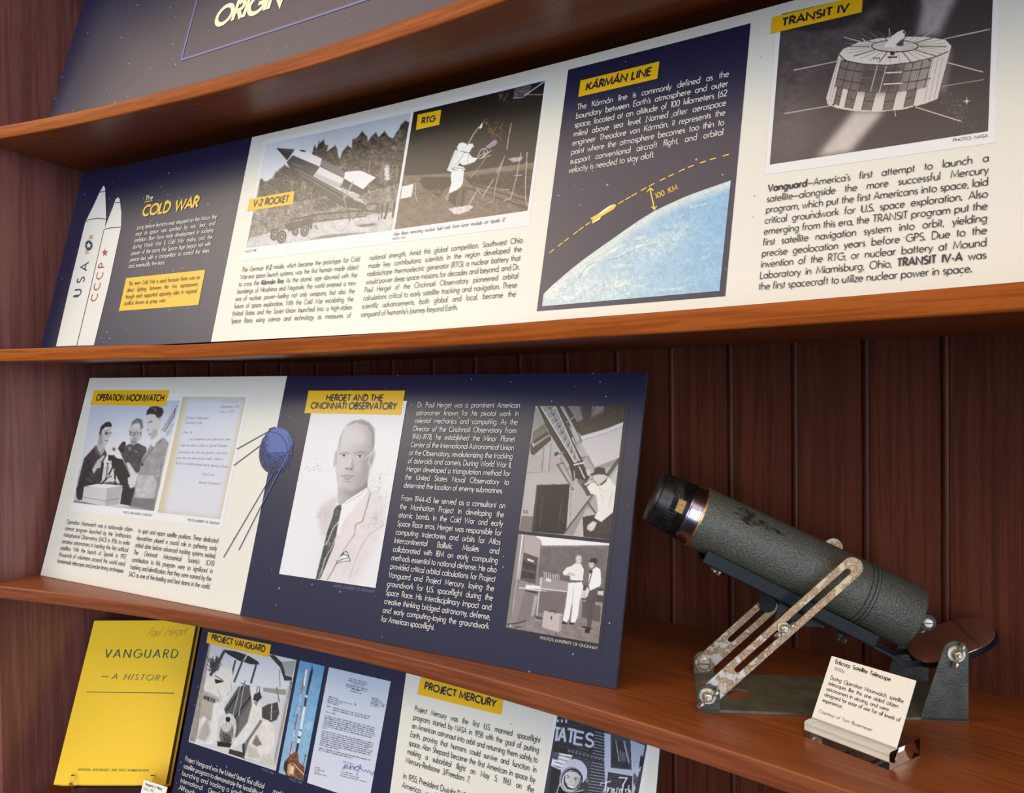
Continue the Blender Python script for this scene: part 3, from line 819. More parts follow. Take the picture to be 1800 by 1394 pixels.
def pic_satellite():
    p = Pic(1340, 0, 4.286, [(1374.5, 25), (1747.5, -62), (1736.9, 231), (1353.4, 289.7)], (58, 52, 54))
    p.poly((96, 88, 90), '130,200 640,100 900,0 1000,100 700,300 100,900 60,1240 60,600', .5, tex=(10, 16, 40, 30), blur=200)
    p.poly((150, 138, 140), '60,1240 60,900 300,700 460,900 260,1220', .35, tex=(0, 10, 40, 40), blur=220)
    p.poly((40, 36, 38), '150,-300 1220,-300 1190,80 1160,210 1130,270 900,250 700,180 600,215 480,225 350,240 240,222 150,220', .8, tex=(6, 10, 14), blur=20)
    p.poly((130, 120, 122), '620,240 800,90 950,0 900,110 700,260', .45, tex=(10, 20, 30), blur=70)
    p.poly((196, 186, 186), '1210,-300 1600,-300 1440,30 1330,270 1160,270 1190,110', .75, tex=(6, 10, 20), blur=60)
    p.poly((70, 64, 66), '1160,-20 1200,20 1180,140 1150,250 1130,200', .6, blur=40)
    p.poly((44, 38, 38), '700,700 1400,900 1720,500 1700,980 700,1140', .6, blur=150)
    p.poly((236, 226, 216), '690,830 930,830 800,980 660,1150 400,1190', .82, tex=(4, 8, 10), blur=60)
    p.poly((210, 200, 195), '1330,700 1420,330 1430,400 1380,700', .4, blur=40)
    # drum
    top = '575,410 610,370 720,320 880,288 1060,275 1250,280 1380,300 1425,345 1400,385 1290,430 1130,465 950,488 760,480 630,455'
    p.poly((222, 212, 202), '575,410 560,470 482,740 490,785 560,815 700,838 880,842 1060,825 1230,780 1320,745 1345,640 1425,345 1000,420', tex=(6, 8))
    p.ramp('600,450 760,484 950,490 1130,468 1275,440 1235,660 1090,690 860,698 700,690 545,655', (600, 560), (1240, 560), (120, 110, 106), (170, 160, 152), (10, 8))
    p.poly((70, 62, 60), '760,484 950,490 1060,480 1020,695 860,698 720,690', .8, tex=(10, 10), blur=60)
    for x in np.linspace(590, 1270, 46):
        f = (x - 590) / 680; p.line((60, 54, 52), 4, [(x, 455 + 35 * math.sin(PI * f)), (x - 45 + f * 10, 650 + 45 * math.sin(PI * f))], .45)
    for f0 in (0, .08, .17, .28, .40, .50, .60, .70, .80, .90, 1):
        x = 600 + 675 * f0; y = 452 + 36 * math.sin(PI * f0)
        p.line((226, 214, 204) if f0 in (.40, .50) else (52, 46, 46), 6, [(x, y), (x - 58, y + 212)], .9)
    for yy in (505, 590): p.line((52, 46, 46), 8, [(580 - (yy - 505) * .25, yy), (640, yy + 22), (760, yy + 38)], .9); p.line((235, 226, 216), 9, [(930 - (yy - 505) * .2, yy + 44), (1050, yy + 38)]); p.line((60, 52, 50), 8, [(1070, yy + 32), (1180, yy + 18), (1265, yy)])
    p.line((140, 130, 124), 4, '750,515 930,530', .8); p.line((140, 130, 124), 4, '745,585 920,590', .8)
    for pts in ('568,655 605,665 575,795 540,785', '650,672 715,690 680,822 620,810', '780,692 855,700 820,832 748,828', '935,698 1012,692 978,828 908,832', '1095,682 1165,665 1135,795 1065,812'):
        p.poly((112, 102, 98), pts, tex=(50, 20)); q = P_(pts); p.line((52, 46, 46), 6, [q[0], q[3]]); p.line((52, 46, 46), 5, [q[1], q[2]]); p.line((52, 46, 46), 6, [(q[0] + q[3]) / 2, (q[1] + q[2]) / 2]); p.line((52, 46, 46), 6, [q[0], q[1]])
    for x in (1290, 1325, 1360): p.line((140, 130, 124), 5, [(x, 430), (x - 70, 770)], .7)
    for x in (500, 520, 540): p.line((130, 120, 116), 5, [(x + 75, 440), (x - 5, 780)], .7)
    p.poly((228, 220, 208), top, tex=(6, 10))
    c = np.array([1000., 350.])
    for k, a in enumerate(np.linspace(0, 2 * PI, 31)[:-1]):
        e_ = np.array([math.cos(a) * 420, math.sin(a) * 105 + 30 * math.sin(a)]); i_ = np.array([math.cos(a) * 190, math.sin(a) * 45])
        p.line((150, 140, 130) if k % 3 else (96, 86, 80), 5 if k % 3 else 10, [c + i_, c + e_ * .92], .75)
    p.ell((60, 54, 52), 1000, 348, 182, 48); p.ell((206, 196, 186), 1000, 347, 172, 40, tex=(8, 12)); 
    p.line((50, 44, 44), 9, '575,408 630,458 760,484 950,492 1130,470 1290,434 1400,388', .8)
    p.poly((236, 228, 220), '915,355 965,280 1020,240 1065,225 1082,240 1060,300 1010,330 1000,355', tex=(8, 10)); p.ell((60, 54, 52), 1068, 242, 9, 12); p.poly((60, 54, 52), '1005,335 1060,290 1065,340 1030,350', .9); p.poly((220, 210, 200), '975,360 1030,345 1060,370 1000,385'); p.poly((50, 44, 44), '960,392 1000,392 995,415 965,415')
    for x, y in ((835, 432), (855, 432), (875, 432)): p.line((60, 50, 50), 8, [(x, y), (x + 10, y + 14)])
    p.line((60, 52, 50), 14, '948,432 1012,430', .9)
    for w, pts in ((7, '240,528 560,462'), (7, '165,856 515,795'), (8, '1395,472 1660,542'), (8, '1150,805 1500,915'), (7, '1370,294 1715,220'), (4, '1355,652 1670,598'), (7, '615,280 740,312'), (8, '755,290 825,362'), (5, '957,215 955,290'), (6, '998,830 1005,875'), (4, '1170,300 1275,240')):
        p.line((206, 196, 186), w, pts)
    for x, y in ((535, 788), (1145, 803), (620, 458), (1260, 455)): p.ell((50, 44, 44), x, y, 8, 9)
    for i in range(240):
        x, y = 1480 + RNG.normal() * 70, 840 + RNG.normal() * 80
        x += (y - 840) * .5; p.ell((190, 180, 174), x, y, 2.2, 2.2, 0, .4 + .5 * RNG.random())
    p.line((230, 222, 214), 5, '1541,730 1539,790'); p.line((230, 222, 214), 5, '1515,763 1562,763'); p.ell((236, 226, 218), 1540, 762, 9, 9)
    return p
def pic_three_men():
    p = Pic(125, 690, 6.637, '245,85 1275,95 970,1385 25,1285', 205)
    p.ramp('200,60 1300,60 1100,800 50,900', (600, 120), (600, 640), (196, 206, 222), (222, 224, 230))
    sk = 196
    # left figure
    p.poly(60, '290,615 330,700 380,640 420,720 380,800 340,1080 130,1080 60,1250 80,1050 150,770', tex=(16, 20, 20), blur=6)
    p.poly(50, '60,1200 60,1120 150,940 330,1050 330,1090 150,1100 130,1250 80,1255', tex=(14, 20))
    p.poly(100, '270,640 300,610 330,745 290,700', blur=5); p.poly(sk, '330,470 470,400 465,500 435,520 420,600 390,625 320,600', blur=5)
    p.poly(150, '330,470 370,500 370,600 320,650 310,600', .8, blur=14); p.poly(42, '328,480 345,400 400,348 450,340 475,370 470,400 400,400 360,440 345,500', tex=(16,), blur=5)
    p.poly(60, '390,470 430,455 430,490 400,495', .85, blur=4); p.poly(60, '445,470 465,460 462,490', .9, blur=3); p.line(120, 6, '440,500 440,540', .8); p.line(80, 8, '395,560 435,565', .9); p.line(90, 5, '385,450 435,440', .9)
    p.poly(180, '320,650 330,600 400,630 380,700 340,740', .9, blur=6)
    p.poly(200, '245,900 300,800 380,730 390,750 350,810 350,870 300,890 265,950', tex=(20,), blur=5)
    for a, b in (((290, 830), (350, 800)), ((280, 860), (345, 850)), ((270, 890), (340, 880))): p.line(120, 6, [a, b], .7)
    p.line(110, 30, '180,1000 240,1040', .4)
    # middle figure
    p.poly(66, '640,620 680,600 780,590 880,640 870,760 800,930 690,960 580,720', tex=(16, 24, 20), blur=6)
    p.poly(190, '680,440 700,390 830,400 820,520 770,590 720,620 690,570', blur=6); p.poly(130, '690,560 770,520 760,600 720,620', .6, blur=14)
    p.poly(110, '700,400 710,340 770,295 830,320 840,400 820,440 800,370 740,370', tex=(40, 30), blur=6); p.poly(212, '720,370 790,340 800,420 710,420', .7, blur=14)
    p.ell(90, 715, 480, 26, 24, 0, .9); p.ell(90, 765, 478, 26, 24, 0, .9); p.ell(180, 715, 482, 17, 16); p.ell(180, 765, 480, 17, 16); p.line(60, 8, '700,575 745,580', .9); p.poly(80, '800,470 825,455 815,510', .8); p.poly(80, '678,440 690,440 695,500 680,490', .8); p.line(110, 10, '740,490 730,545', .7)
    p.poly(150, '665,640 700,630 680,690', blur=5); p.line(40, 8, '690,680 640,800', .8); p.line(190, 7, '740,680 770,690')
    # right figure
    p.poly(150, '935,600 1000,560 1080,520 1140,590 1090,800 1050,960 970,1385 670,1320 700,1200 800,900 830,760', tex=(20, 20, 20), blur=6)
    p.poly(206, '880,270 1060,250 1030,420 1000,500 940,545 905,510 890,450 875,440 885,380', blur=5); p.poly(150, '960,420 1010,430 1000,520 940,560 930,520', .6, blur=18)
    p.poly(36, '878,265 885,210 930,165 1000,160 1065,180 1080,230 1050,290 1010,300 980,255 920,250', tex=(24, 20), blur=5); p.line(170, 10, '950,180 990,200 980,230', .6)
    p.poly(200, '1020,300 1055,275 1050,330 1020,360', blur=3); p.line(80, 6, '1025,310 1045,290', .8)
    p.line(60, 12, '905,350 945,335', .9); p.line(90, 6, '880,360 890,350', .9); p.line(70, 8, '905,490 935,480', .9); p.poly(110, '880,440 900,420 905,445', .7)
    p.poly(220, '935,610 950,545 1010,500 1040,540 990,600 960,640', blur=5); p.line(80, 7, '985,600 1060,560'); p.line(60, 8, '960,640 880,750 820,830', .8); p.line(90, 10, '1060,800 1040,960', .6); p.poly(120, '1000,1000 1050,960 1020,1160', .5, blur=16)
    p.poly(186, '780,960 970,965 1000,1060 960,1240 740,1220', tex=(16, 20, 20), blur=8); p.poly(90, '700,1230 980,1240 960,1385 670,1330', .55, blur=20)
    p.line(120, 6, '840,1060 820,1170 860,1160', .8); p.ell(40, 830, 840, 14, 20)
    # telescope on a box
    p.poly(34, '470,730 560,770 600,780 740,1080 740,1150 690,1320 570,1300 600,1120 470,850', tex=(10, 10))
    p.poly(36, '545,650 600,570 640,590 620,680 580,710', tex=(14,)); p.ell(70, 612, 608, 24, 38, 25); p.ell(22, 613, 606, 17, 30, 25); p.poly(226, '520,700 560,690 590,740 545,775 510,740', tex=(20,), blur=4)
    p.ell(180, 500, 660, 26, 26); p.ell(80, 500, 662, 15, 14); p.poly(36, '430,730 510,730 505,790 430,800'); p.poly(176, '400,815 475,815 470,830 400,830')
    for w, pts in ((30, '370,830 340,1030'), (22, '430,830 410,1010 330,1090'), (20, '490,860 440,960'), (24, '510,870 515,1075'), (14, '400,1000 470,980')): p.line(44, w, pts)
    p.line(190, 10, '430,840 415,990', .9); p.line(170, 8, '495,880 510,900', .8); p.ell(150, 445, 985, 20, 18); p.ell(170, 510, 1025, 14, 12)
    p.poly(206, '640,820 680,820 770,960 690,960', tex=(16,), blur=4); p.poly(214, '660,1000 700,970 770,965 740,1100 690,1120 665,1060', tex=(18,), blur=4)
    for y in (1000, 1035, 1070): p.line(140, 5, [(680, y), (730, y + 4)], .7)
    p.poly(40, '320,1060 560,1080 600,1085 590,1060 460,1040', .7)
    p.poly(226, '170,1090 300,1068 600,1085 420,1115'); p.poly(206, '160,1100 420,1115 395,1330 135,1270'); p.poly(176, '420,1115 600,1085 560,1300 395,1330', tex=(14, 14))
    p.line(110, 6, '145,1222 390,1265 560,1235'); p.poly(150, '25,1258 140,1270 400,1330 700,1340 960,1385 25,1290', .8, tex=(50,)); p.line(70, 8, '40,1262 300,1320', .7)
    for pts in ('1060,440 1235,155', '1070,452 1200,240', '1085,456 1210,250', '1098,460 1205,270', '1105,495 1185,365', '1120,510 1170,435'): p.line(50, 6, pts, .85)
    p.poly(50, '1200,230 1215,185 1222,190 1210,240 1200,290', .9)
    return p
def pic_letter():
    p = Pic(270, 680, 5.578, '288,100 910,103 655,1298 40,1232', (214, 218, 228))
    e = (206, 186, 130)
    for pts in ('270,80 330,80 100,1250 20,1250', '270,85 920,85 915,125 280,120', '890,90 930,90 670,1310 630,1310', '30,1215 660,1280 650,1310 30,1250'): p.poly(e, pts, .75, blur=50)
    p.poly((226, 224, 222), '150,900 700,900 600,1240 90,1180', .5, blur=120)
    return p
def pic_portrait():
    p = Pic(490, 700, 4.1, [(552.5, 700), (715.8, 705), (660.4, 1033.7), (491.1, 1008.9)], 236)
    p.poly(222, '330,740 640,560 800,700 700,1340 200,1300', .25, blur=120)
    # jacket and shirt
    p.poly((224, 214, 212), '410,710 640,640 690,680 780,740 770,900 560,1340 270,1300 330,1080 290,820', .75, tex=(4, 8, 10), blur=50)
    p.poly((206, 192, 190), '300,780 410,710 420,740 350,960 320,1010 290,900', .55, blur=30)
    p.poly(238, '420,740 440,770 640,600 620,700 470,880 430,1000 410,900', blur=4)
    # neck, head
    p.ramp('425,600 640,590 640,640 470,750 440,765 425,720', (430, 650), (630, 650), 190, 120)
    p.ramp('425,380 440,280 480,200 540,165 600,160 660,190 690,260 685,380 660,470 640,590 600,640 520,680 460,665 425,630 408,520', (470, 400), (660, 430), (208, 202, 202), (164, 156, 156), (4, 4))
    p.poly(150, '600,420 680,380 650,520 635,600 560,660 600,560', .55, blur=40); p.poly(140, '440,640 520,670 620,620 610,650 500,700', .6, blur=24)
    p.poly(216, '470,220 600,190 640,330 450,360', .7, blur=60); p.poly(212, '430,430 490,440 500,500 430,540', .5, blur=20); p.poly(206, '540,450 600,460 590,530 540,520', .4, blur=20)
    p.poly(130, '480,200 530,165 600,152 650,170 690,220 690,330 670,380 675,270 640,200 560,175', .7, tex=(40, 20), blur=10)
    p.poly(160, '425,370 440,290 470,215 450,300 435,380', .7, tex=(40,), blur=6)
    p.poly(186, '640,470 660,390 690,370 697,400 680,470 655,510', blur=6); p.poly(130, '655,450 675,400 680,430 660,490', .6, blur=6); p.poly(180, '408,380 425,370 420,470 400,500 392,480', .9, blur=6)
    # eyes, glasses, nose, mouth
    p.line(110, 6, '435,400 480,388 510,398', .8); p.line(110, 7, '545,400 590,385 630,395', .8)
    p.poly(225, '445,408 495,405 490,420 450,420'); p.ell(60, 470, 411, 11, 10); p.poly(225, '560,415 610,408 605,428 562,428'); p.ell(60, 585, 417, 12, 10); p.line(80, 4, '443,406 497,403', .9); p.line(80, 4, '557,412 614,406', .9)
    p.line(225, 4, '425,430 460,440 500,430 510,415 540,425 560,438 610,440 640,420 690,375', .9); p.line(150, 3, '440,432 500,426', .5); p.line(150, 3, '545,432 630,430', .5)
    p.poly(222, '500,430 525,430 520,500 495,500', .6, blur=10); p.poly(120, '530,440 545,500 530,520 515,515', .4, blur=12); p.poly(110, '478,505 500,498 540,505 530,520 490,518', .5, blur=8); p.ell(80, 487, 508, 6, 4); p.ell(80, 522, 512, 7, 4)
    p.line(110, 7, '452,560 490,556 540,562', .9); p.poly(150, '465,566 535,568 510,592 480,590', .7, blur=8); p.line(160, 5, '440,545 425,590', .4); p.line(130, 6, '470,600 520,604', .5)
    # collar, tie, lapels
    p.line(150, 5, '425,735 440,770 480,745', .8); p.line(170, 4, '640,600 600,690 480,760', .7)
    p.poly(70, '425,770 450,768 450,800 430,900 400,1060 350,1180 300,1300 265,1305 310,1120 350,960 385,860 400,800', tex=(40, 60, 20)); p.line(206, 8, '435,885 390,940 350,1040 330,1060', .9); p.line(190, 7, '420,980 380,1080 330,1160 310,1250', .9); p.line(170, 6, '345,1060 370,1040 365,1070', .8); p.line(180, 8, '340,1150 290,1290', .9)
    p.line(90, 6, '660,680 640,760 605,885 555,912 545,985 470,1090 390,1240 350,1310', .85); p.line(150, 5, '760,910 660,980 610,1040 560,1150 510,1290', .6); p.line(190, 8, '640,640 660,690', .6)
    p.poly((232, 222, 220), '560,760 650,690 600,880 550,905 545,980 420,1200 450,1000', .6, blur=20)
    p.poly(235, '420,1180 470,1100 500,1110 520,1170 470,1190'); 
    for pts in ('412,1192 450,1180 515,1172', '415,1178 460,1160 510,1150', '440,1140 470,1110 490,1105', '455,1130 480,1125 500,1140', '480,1100 495,1110 515,1170', '470,1115 450,1140'): p.line(60, 6, pts, .9)
    for x0, y0, n_ in ((260, 510, 40), (740, 560, 30), (700, 630, 30), (740, 690, 40), (310, 830, 50), (690, 880, 90)):
        for i in range(n_):
            x, y = x0 + RNG.normal() * 34, y0 + RNG.normal() * 34; p.line(150, 3, [(x, y), (x + 8 + RNG.normal() * 4, y + RNG.normal() * 4)], .55)
    return p
def pic_observer():
    p = Pic(905, 700, 5.465, '200,75 1060,80 915,1360 40,1273', 176)
    p.poly((176, 168, 166), '150,540 560,560 980,560 900,1380 30,1290', tex=(4, 6, 8))
    p.poly((196, 188, 186), '120,720 560,700 760,900 480,1310 460,1300 30,1290', .5, blur=60)
    p.poly((44, 36, 28), '190,60 1070,70 1060,240 640,360 580,300', tex=(8, 14, 14))
    p.poly((120, 114, 116), '500,60 640,60 660,200 600,230', tex=(10, 20)); p.poly((118, 112, 114), '740,70 860,75 850,150 730,190', tex=(10, 20)); p.poly(40, '650,60 720,60 700,190 670,190'); p.line(50, 14, '620,60 660,190'); p.line(60, 10, '770,70 720,190')
    p.poly((56, 46, 34), '600,240 900,100 1060,80 1046,225 640,360', .8, tex=(8, 12, 16), blur=20)
    p.poly((222, 216, 210), '620,370 850,305 1046,225 1040,270 850,345 640,405'); p.poly((212, 204, 200), '640,405 850,345 1040,275 1005,570 760,665 690,540', tex=(4, 5)); p.line(120, 4, '640,405 850,345 1040,272')
    p.poly((150, 142, 140), '760,665 1005,570 990,640 780,690', .8)
    # counterweight pier, left
    p.poly((150, 144, 142), '195,75 330,300 300,230 180,310 160,430 150,540', tex=(16, 16)); p.poly((108, 100, 92), '175,320 300,230 340,300 165,430', tex=(16, 20)); p.poly((50, 42, 34), '165,420 340,300 350,400 180,550 150,530 150,440', tex=(10,)); p.poly((150, 142, 138), '180,440 330,345 335,360 180,470', tex=(10,)); p.poly(200, '165,430 180,425 185,470 172,465'); p.poly(200, '320,240 345,290 325,335 312,300', .9)
    # tube and truss
    p.poly((42, 34, 26), '215,75 260,75 640,620 560,680 520,640 330,330', tex=(8, 8)); p.poly((60, 50, 40), '380,75 440,75 660,600 620,640', tex=(8,))
    p.poly((150, 142, 138), '255,75 385,75 615,600 580,640', tex=(30, 20))
    for i in range(9):
        f = i / 9; a = np.array([265 + 320 * f, 85 + 545 * f]); b = np.array([390 + 225 * f, 85 + 515 * f]); a2 = np.array([265 + 320 * (f + .11), 85 + 545 * (f + .11)])
        p.poly(70, [a * .6 + b * .4, b * .8 + a * .2, a2 * .4 + b * .6 + (0, 30)], .8); p.line(206, 7, [a2, b], .9)
    p.line(214, 12, '250,80 590,640'); p.line(206, 9, '390,80 625,610'); p.line(190, 16, '445,80 620,390 760,680'); p.line(60, 8, '460,80 640,400'); p.line(170, 9, '470,85 610,370', .8); p.line(190, 14, '550,380 640,560'); p.line(180, 10, '320,330 520,640', .5)
    for pts in ('425,550 550,790', '580,440 640,410', '620,380 640,420', '690,540 760,670', '430,540 470,520', '490,690 545,655', '500,230 590,165', '640,590 700,540'): p.line(60, 16, pts); p.line(200, 7, pts, .9)
    p.ell(50, 400, 535, 26, 16, -35); p.ell(190, 690, 545, 14, 12); p.ell(190, 427, 555, 12, 14)
    p.poly((40, 32, 26), '520,640 640,600 720,760 690,800 590,770 560,800', tex=(10,)); p.line(210, 16, '570,640 660,620'); p.line(210, 12, '620,660 670,770'); p.line(60, 20, '410,640 560,880', .6); p.line(60, 12, '400,640 470,620', .7); p.line(210, 12, '570,700 575,780', .7)
    p.poly((90, 82, 78), '600,770 700,800 760,930 700,930 600,800', .8, blur=8); p.poly(60, '680,760 760,930 690,940 640,830', .8, blur=6); p.poly(200, '680,690 720,680 740,730 700,750', tex=(60,))
    # pilaster, door, stair rail
    p.line(90, 6, '280,480 258,710'); p.line(90, 6, '350,440 325,710'); p.line(130, 4, '110,716 250,712'); p.poly(190, '290,490 345,450 325,700 275,700', .5)
    for i in range(5): p.ell(110, 290 + (i % 2) * 30, 650 + i * 12, 4, 4)
    p.poly((28, 24, 20), '210,830 528,822 490,1310 160,1285', tex=(4, 6)); p.line(110, 5, '265,940 240,1240', .8); p.line(60, 12, '215,840 180,1280'); p.line(120, 6, '455,960 410,1260', .6); p.line(90, 30, '450,1100 470,1200', .3); p.line(130, 5, '215,835 528,824'); p.line(180, 20, '540,830 500,1300', .8); p.line(60, 4, '545,790 530,1300', .6)
    p.poly((120, 112, 110), '65,1130 180,1135 160,1280 40,1272', tex=(4,)); 
    for pts in ('82,1080 95,1075 98,1095 84,1095 82,1080', '98,1095 94,1110', '110,1080 124,1075 112,1095 128,1092 116,1110 104,1100'): p.line(60, 5, pts, .9)
    p.poly((150, 142, 138), '755,940 740,990 560,1320 460,1305'); p.line(50, 12, '745,935 465,1305'); p.line(70, 14, '700,1000 780,1110'); p.poly((196, 188, 184), '690,1050 780,1120 650,1330 560,1320', .8); p.line(70, 34, '1000,590 890,740', .9); p.line(200, 8, '1000,690 900,790', .8); p.poly((206, 200, 196), '980,690 990,690 965,850 900,790', .8)
    # seated observer in a hat
    p.poly((52, 44, 40), '650,1140 760,1120 900,1100 945,1090 915,1360 660,1330', tex=(10, 14, 14)); p.line(90, 5, '740,1250 930,1190', .6); p.line(90, 5, '780,1300 920,1250', .5)
    p.poly((238, 236, 226), '690,850 740,810 830,830 900,760 975,850 950,1090 830,1190 760,1150 800,1080 780,930 730,920', tex=(4, 6), blur=3); p.line(170, 6, '830,920 850,1000', .6); p.line(170, 6, '810,860 850,900', .6); p.line(50, 9, '760,1150 800,1195'); p.line(150, 5, '930,900 900,1050', .5)
    p.poly((214, 204, 196), '755,740 870,730 880,770 830,830 790,840 760,790', blur=3); p.line(90, 8, '770,800 800,840 850,810', .8); p.poly(60, '815,830 890,765 880,800 830,840', .9)
    p.poly((48, 40, 36), '720,730 760,715 765,675 800,660 865,672 870,715 890,740 800,728 740,745', tex=(8,)); p.poly(210, '665,825 735,780 750,795 680,840'); p.line(60, 6, '730,790 750,770')
    p.poly((224, 216, 206), '700,1220 750,1180 790,1195 755,1270 725,1280 690,1255', blur=3)
    for a, b in (((715, 1230), (690, 1265)), ((730, 1240), (715, 1275)), ((745, 1245), (745, 1275))): p.line(110, 4, [a, b], .7)
    return p
def pic_machine_room():
    p = Pic(885, 930, 6.335, '168,55 1183,160 1060,1277 30,1095', 130)
    p.poly((108, 100, 100), '415,190 1180,180 1130,660 380,540', tex=(6, 10, 16)); p.poly((240, 238, 236), '350,75 1183,158 1180,180 430,185 415,125'); p.line(150, 8, '420,200 1175,190', .8); p.line(80, 4, '600,200 575,500', .5); p.line(160, 4, '1010,230 1000,330', .7)
    p.poly((178, 168, 166), '168,55 350,75 418,125 400,320 360,560 130,560', tex=(4, 6)); p.line(230, 12, '215,60 80,1080'); p.line(140, 8, '180,60 40,1060'); p.line(120, 6, '235,70 215,270')
    p.poly((128, 118, 118), '30,980 180,60 200,70 110,1050', .5)
    p.poly((88, 80, 80), '225,265 388,320 355,615 185,565'); p.poly((56, 50, 50), '218,350 370,400 358,470 208,440', tex=(80, 30)); p.poly((56, 50, 50), '205,460 358,500 350,560 195,540', tex=(80, 30)); p.poly(225, '268,325 340,352 335,372 265,348', tex=(80,)); p.line(50, 10, '230,268 385,325')
    for x in range(11): p.line(30, 5, [(222 + x * 13, 365 + x * 3.5), (216 + x * 13, 425 + x * 3.5)], .8); p.line(30, 5, [(210 + x * 13, 470 + x * 3.5), (205 + x * 13, 530 + x * 3)], .8)
    p.poly((150, 140, 138), '180,580 350,610 340,640 175,640', tex=(90, 30))
    p.poly((226, 220, 218), '170,645 480,690 480,698 400,692 170,658'); p.poly((240, 238, 236), '250,620 400,635 405,668 245,660'); p.poly((30, 26, 24), '240,680 400,700 320,745 240,715'); p.poly((24, 20, 20), '395,725 465,742 440,762 385,750')
    p.poly((146, 134, 134), '170,660 240,690 160,1050 60,1060', tex=(6,)); p.poly((128, 118, 118), '235,690 380,720 300,1010 140,1050', tex=(6, 8)); p.poly((176, 166, 164), '345,740 390,740 320,1000 300,1000')
    p.poly((158, 148, 148), '430,535 560,560 720,590 700,700 410,660', tex=(6,)); p.poly((210, 204, 202), '410,540 430,540 420,680 400,680'); p.poly((218, 212, 210), '410,655 710,690 705,702 410,668'); p.poly((112, 102, 104), '400,690 705,705 660,940 380,930', tex=(5, 8)); p.line(200, 12, '400,690 370,980')
    for i in range(16): p.line(90 + 130 * (i % 2), 9, [(440 + i * 12 + RNG.normal() * 3, 478 + i * 2), (446 + i * 12, 535 + i * 2)], .9)
    p.poly(225, '475,545 530,555 528,590 470,582', tex=(60,)); p.poly((98, 90, 90), '620,500 740,510 730,590 620,560', .8)
    p.poly((134, 124, 120), '320,970 450,985 660,960 1100,1030 1060,1277 100,1110', tex=(16, 24, 20)); p.poly((60, 52, 50), '340,960 430,980 430,1010 370,1000', .8); p.line(40, 16, '40,1060 160,1050 250,1020', .8); p.line(40, 14, '120,1100 200,1085', .7)
    p.poly((196, 184, 180), '450,910 650,945 655,965 620,1150 430,1095', tex=(8, 6)); p.poly((170, 158, 154), '625,965 655,960 640,1130 610,1155'); p.line(50, 9, '515,930 535,905 580,918 570,945'); p.ell(70, 535, 988, 9, 22); 
    # right-hand desk
    p.poly((70, 62, 60), '870,620 1120,660 1110,820 860,780', tex=(30, 20)); p.poly((206, 198, 196), '860,680 930,680 920,770 850,770', tex=(20,)); p.poly((206, 200, 198), '1040,690 1115,690 1110,740 1040,730', tex=(50,)); p.poly((150, 140, 138), '850,780 1100,830 1080,1080 1065,1080 1085,860 880,800 850,1000 830,1000'); p.poly((78, 70, 68), '880,800 1085,860 1075,1040 870,980', .8, tex=(20,))
    # two standing figures
    p.poly((238, 238, 234), '720,600 870,590 890,640 850,800 830,960 800,1040 750,1040 770,850 760,830 730,1000 700,1045 660,1010 690,870 710,700', tex=(4, 6)); p.line(150, 6, '780,650 765,840', .7)
    p.poly((236, 232, 228), '760,410 800,380 860,385 895,450 885,560 870,585 745,580 740,520 670,515 660,480 700,430', tex=(4, 6)); p.line(60, 12, '745,575 870,582'); p.poly((200, 190, 184), '720,480 800,500 795,525 710,510', tex=(16,)); p.line(150, 6, '670,510 740,515', .6)
    p.poly((214, 204, 198), '800,320 835,285 870,310 868,370 835,400 800,380', blur=4); p.poly((110, 100, 96), '795,340 808,320 812,380 795,375', .7, blur=4); p.line(80, 6, '850,375 862,380', .9); p.line(100, 5, '845,335 862,338', .8)
    p.poly((24, 20, 20), '650,1030 700,1040 720,1055 660,1060'); p.poly((24, 20, 20), '735,1035 785,1050 780,1068 730,1058')
    p.poly((240, 240, 238), '960,480 1030,420 1080,450 1088,600 1070,640 960,690 945,600', tex=(4, 5)); p.poly((34, 30, 30), '950,470 990,450 985,490 960,495'); p.line(40, 10, '990,470 950,610')
    p.poly((206, 194, 188), '955,370 1000,360 1010,410 985,440 960,430 948,400', blur=3); p.poly((30, 26, 26), '958,350 985,322 1030,322 1048,350 1040,390 1020,385 1010,370 970,375', tex=(8,)); p.poly(225, '930,640 960,690 940,760 920,750 915,700'); p.poly((206, 196, 190), '930,720 960,720 955,755 930,760')
    p.poly((84, 74, 74), '955,690 1065,640 1030,800 1000,900 975,1100 930,1095 930,900 920,800', tex=(10, 10)); p.line(50, 6, '1010,740 970,900', .6); p.poly((22, 18, 18), '870,1080 920,1085 985,1105 975,1120 880,1100'); p.poly((22, 18, 18), '905,1120 965,1105 960,1160 910,1160')
    return p
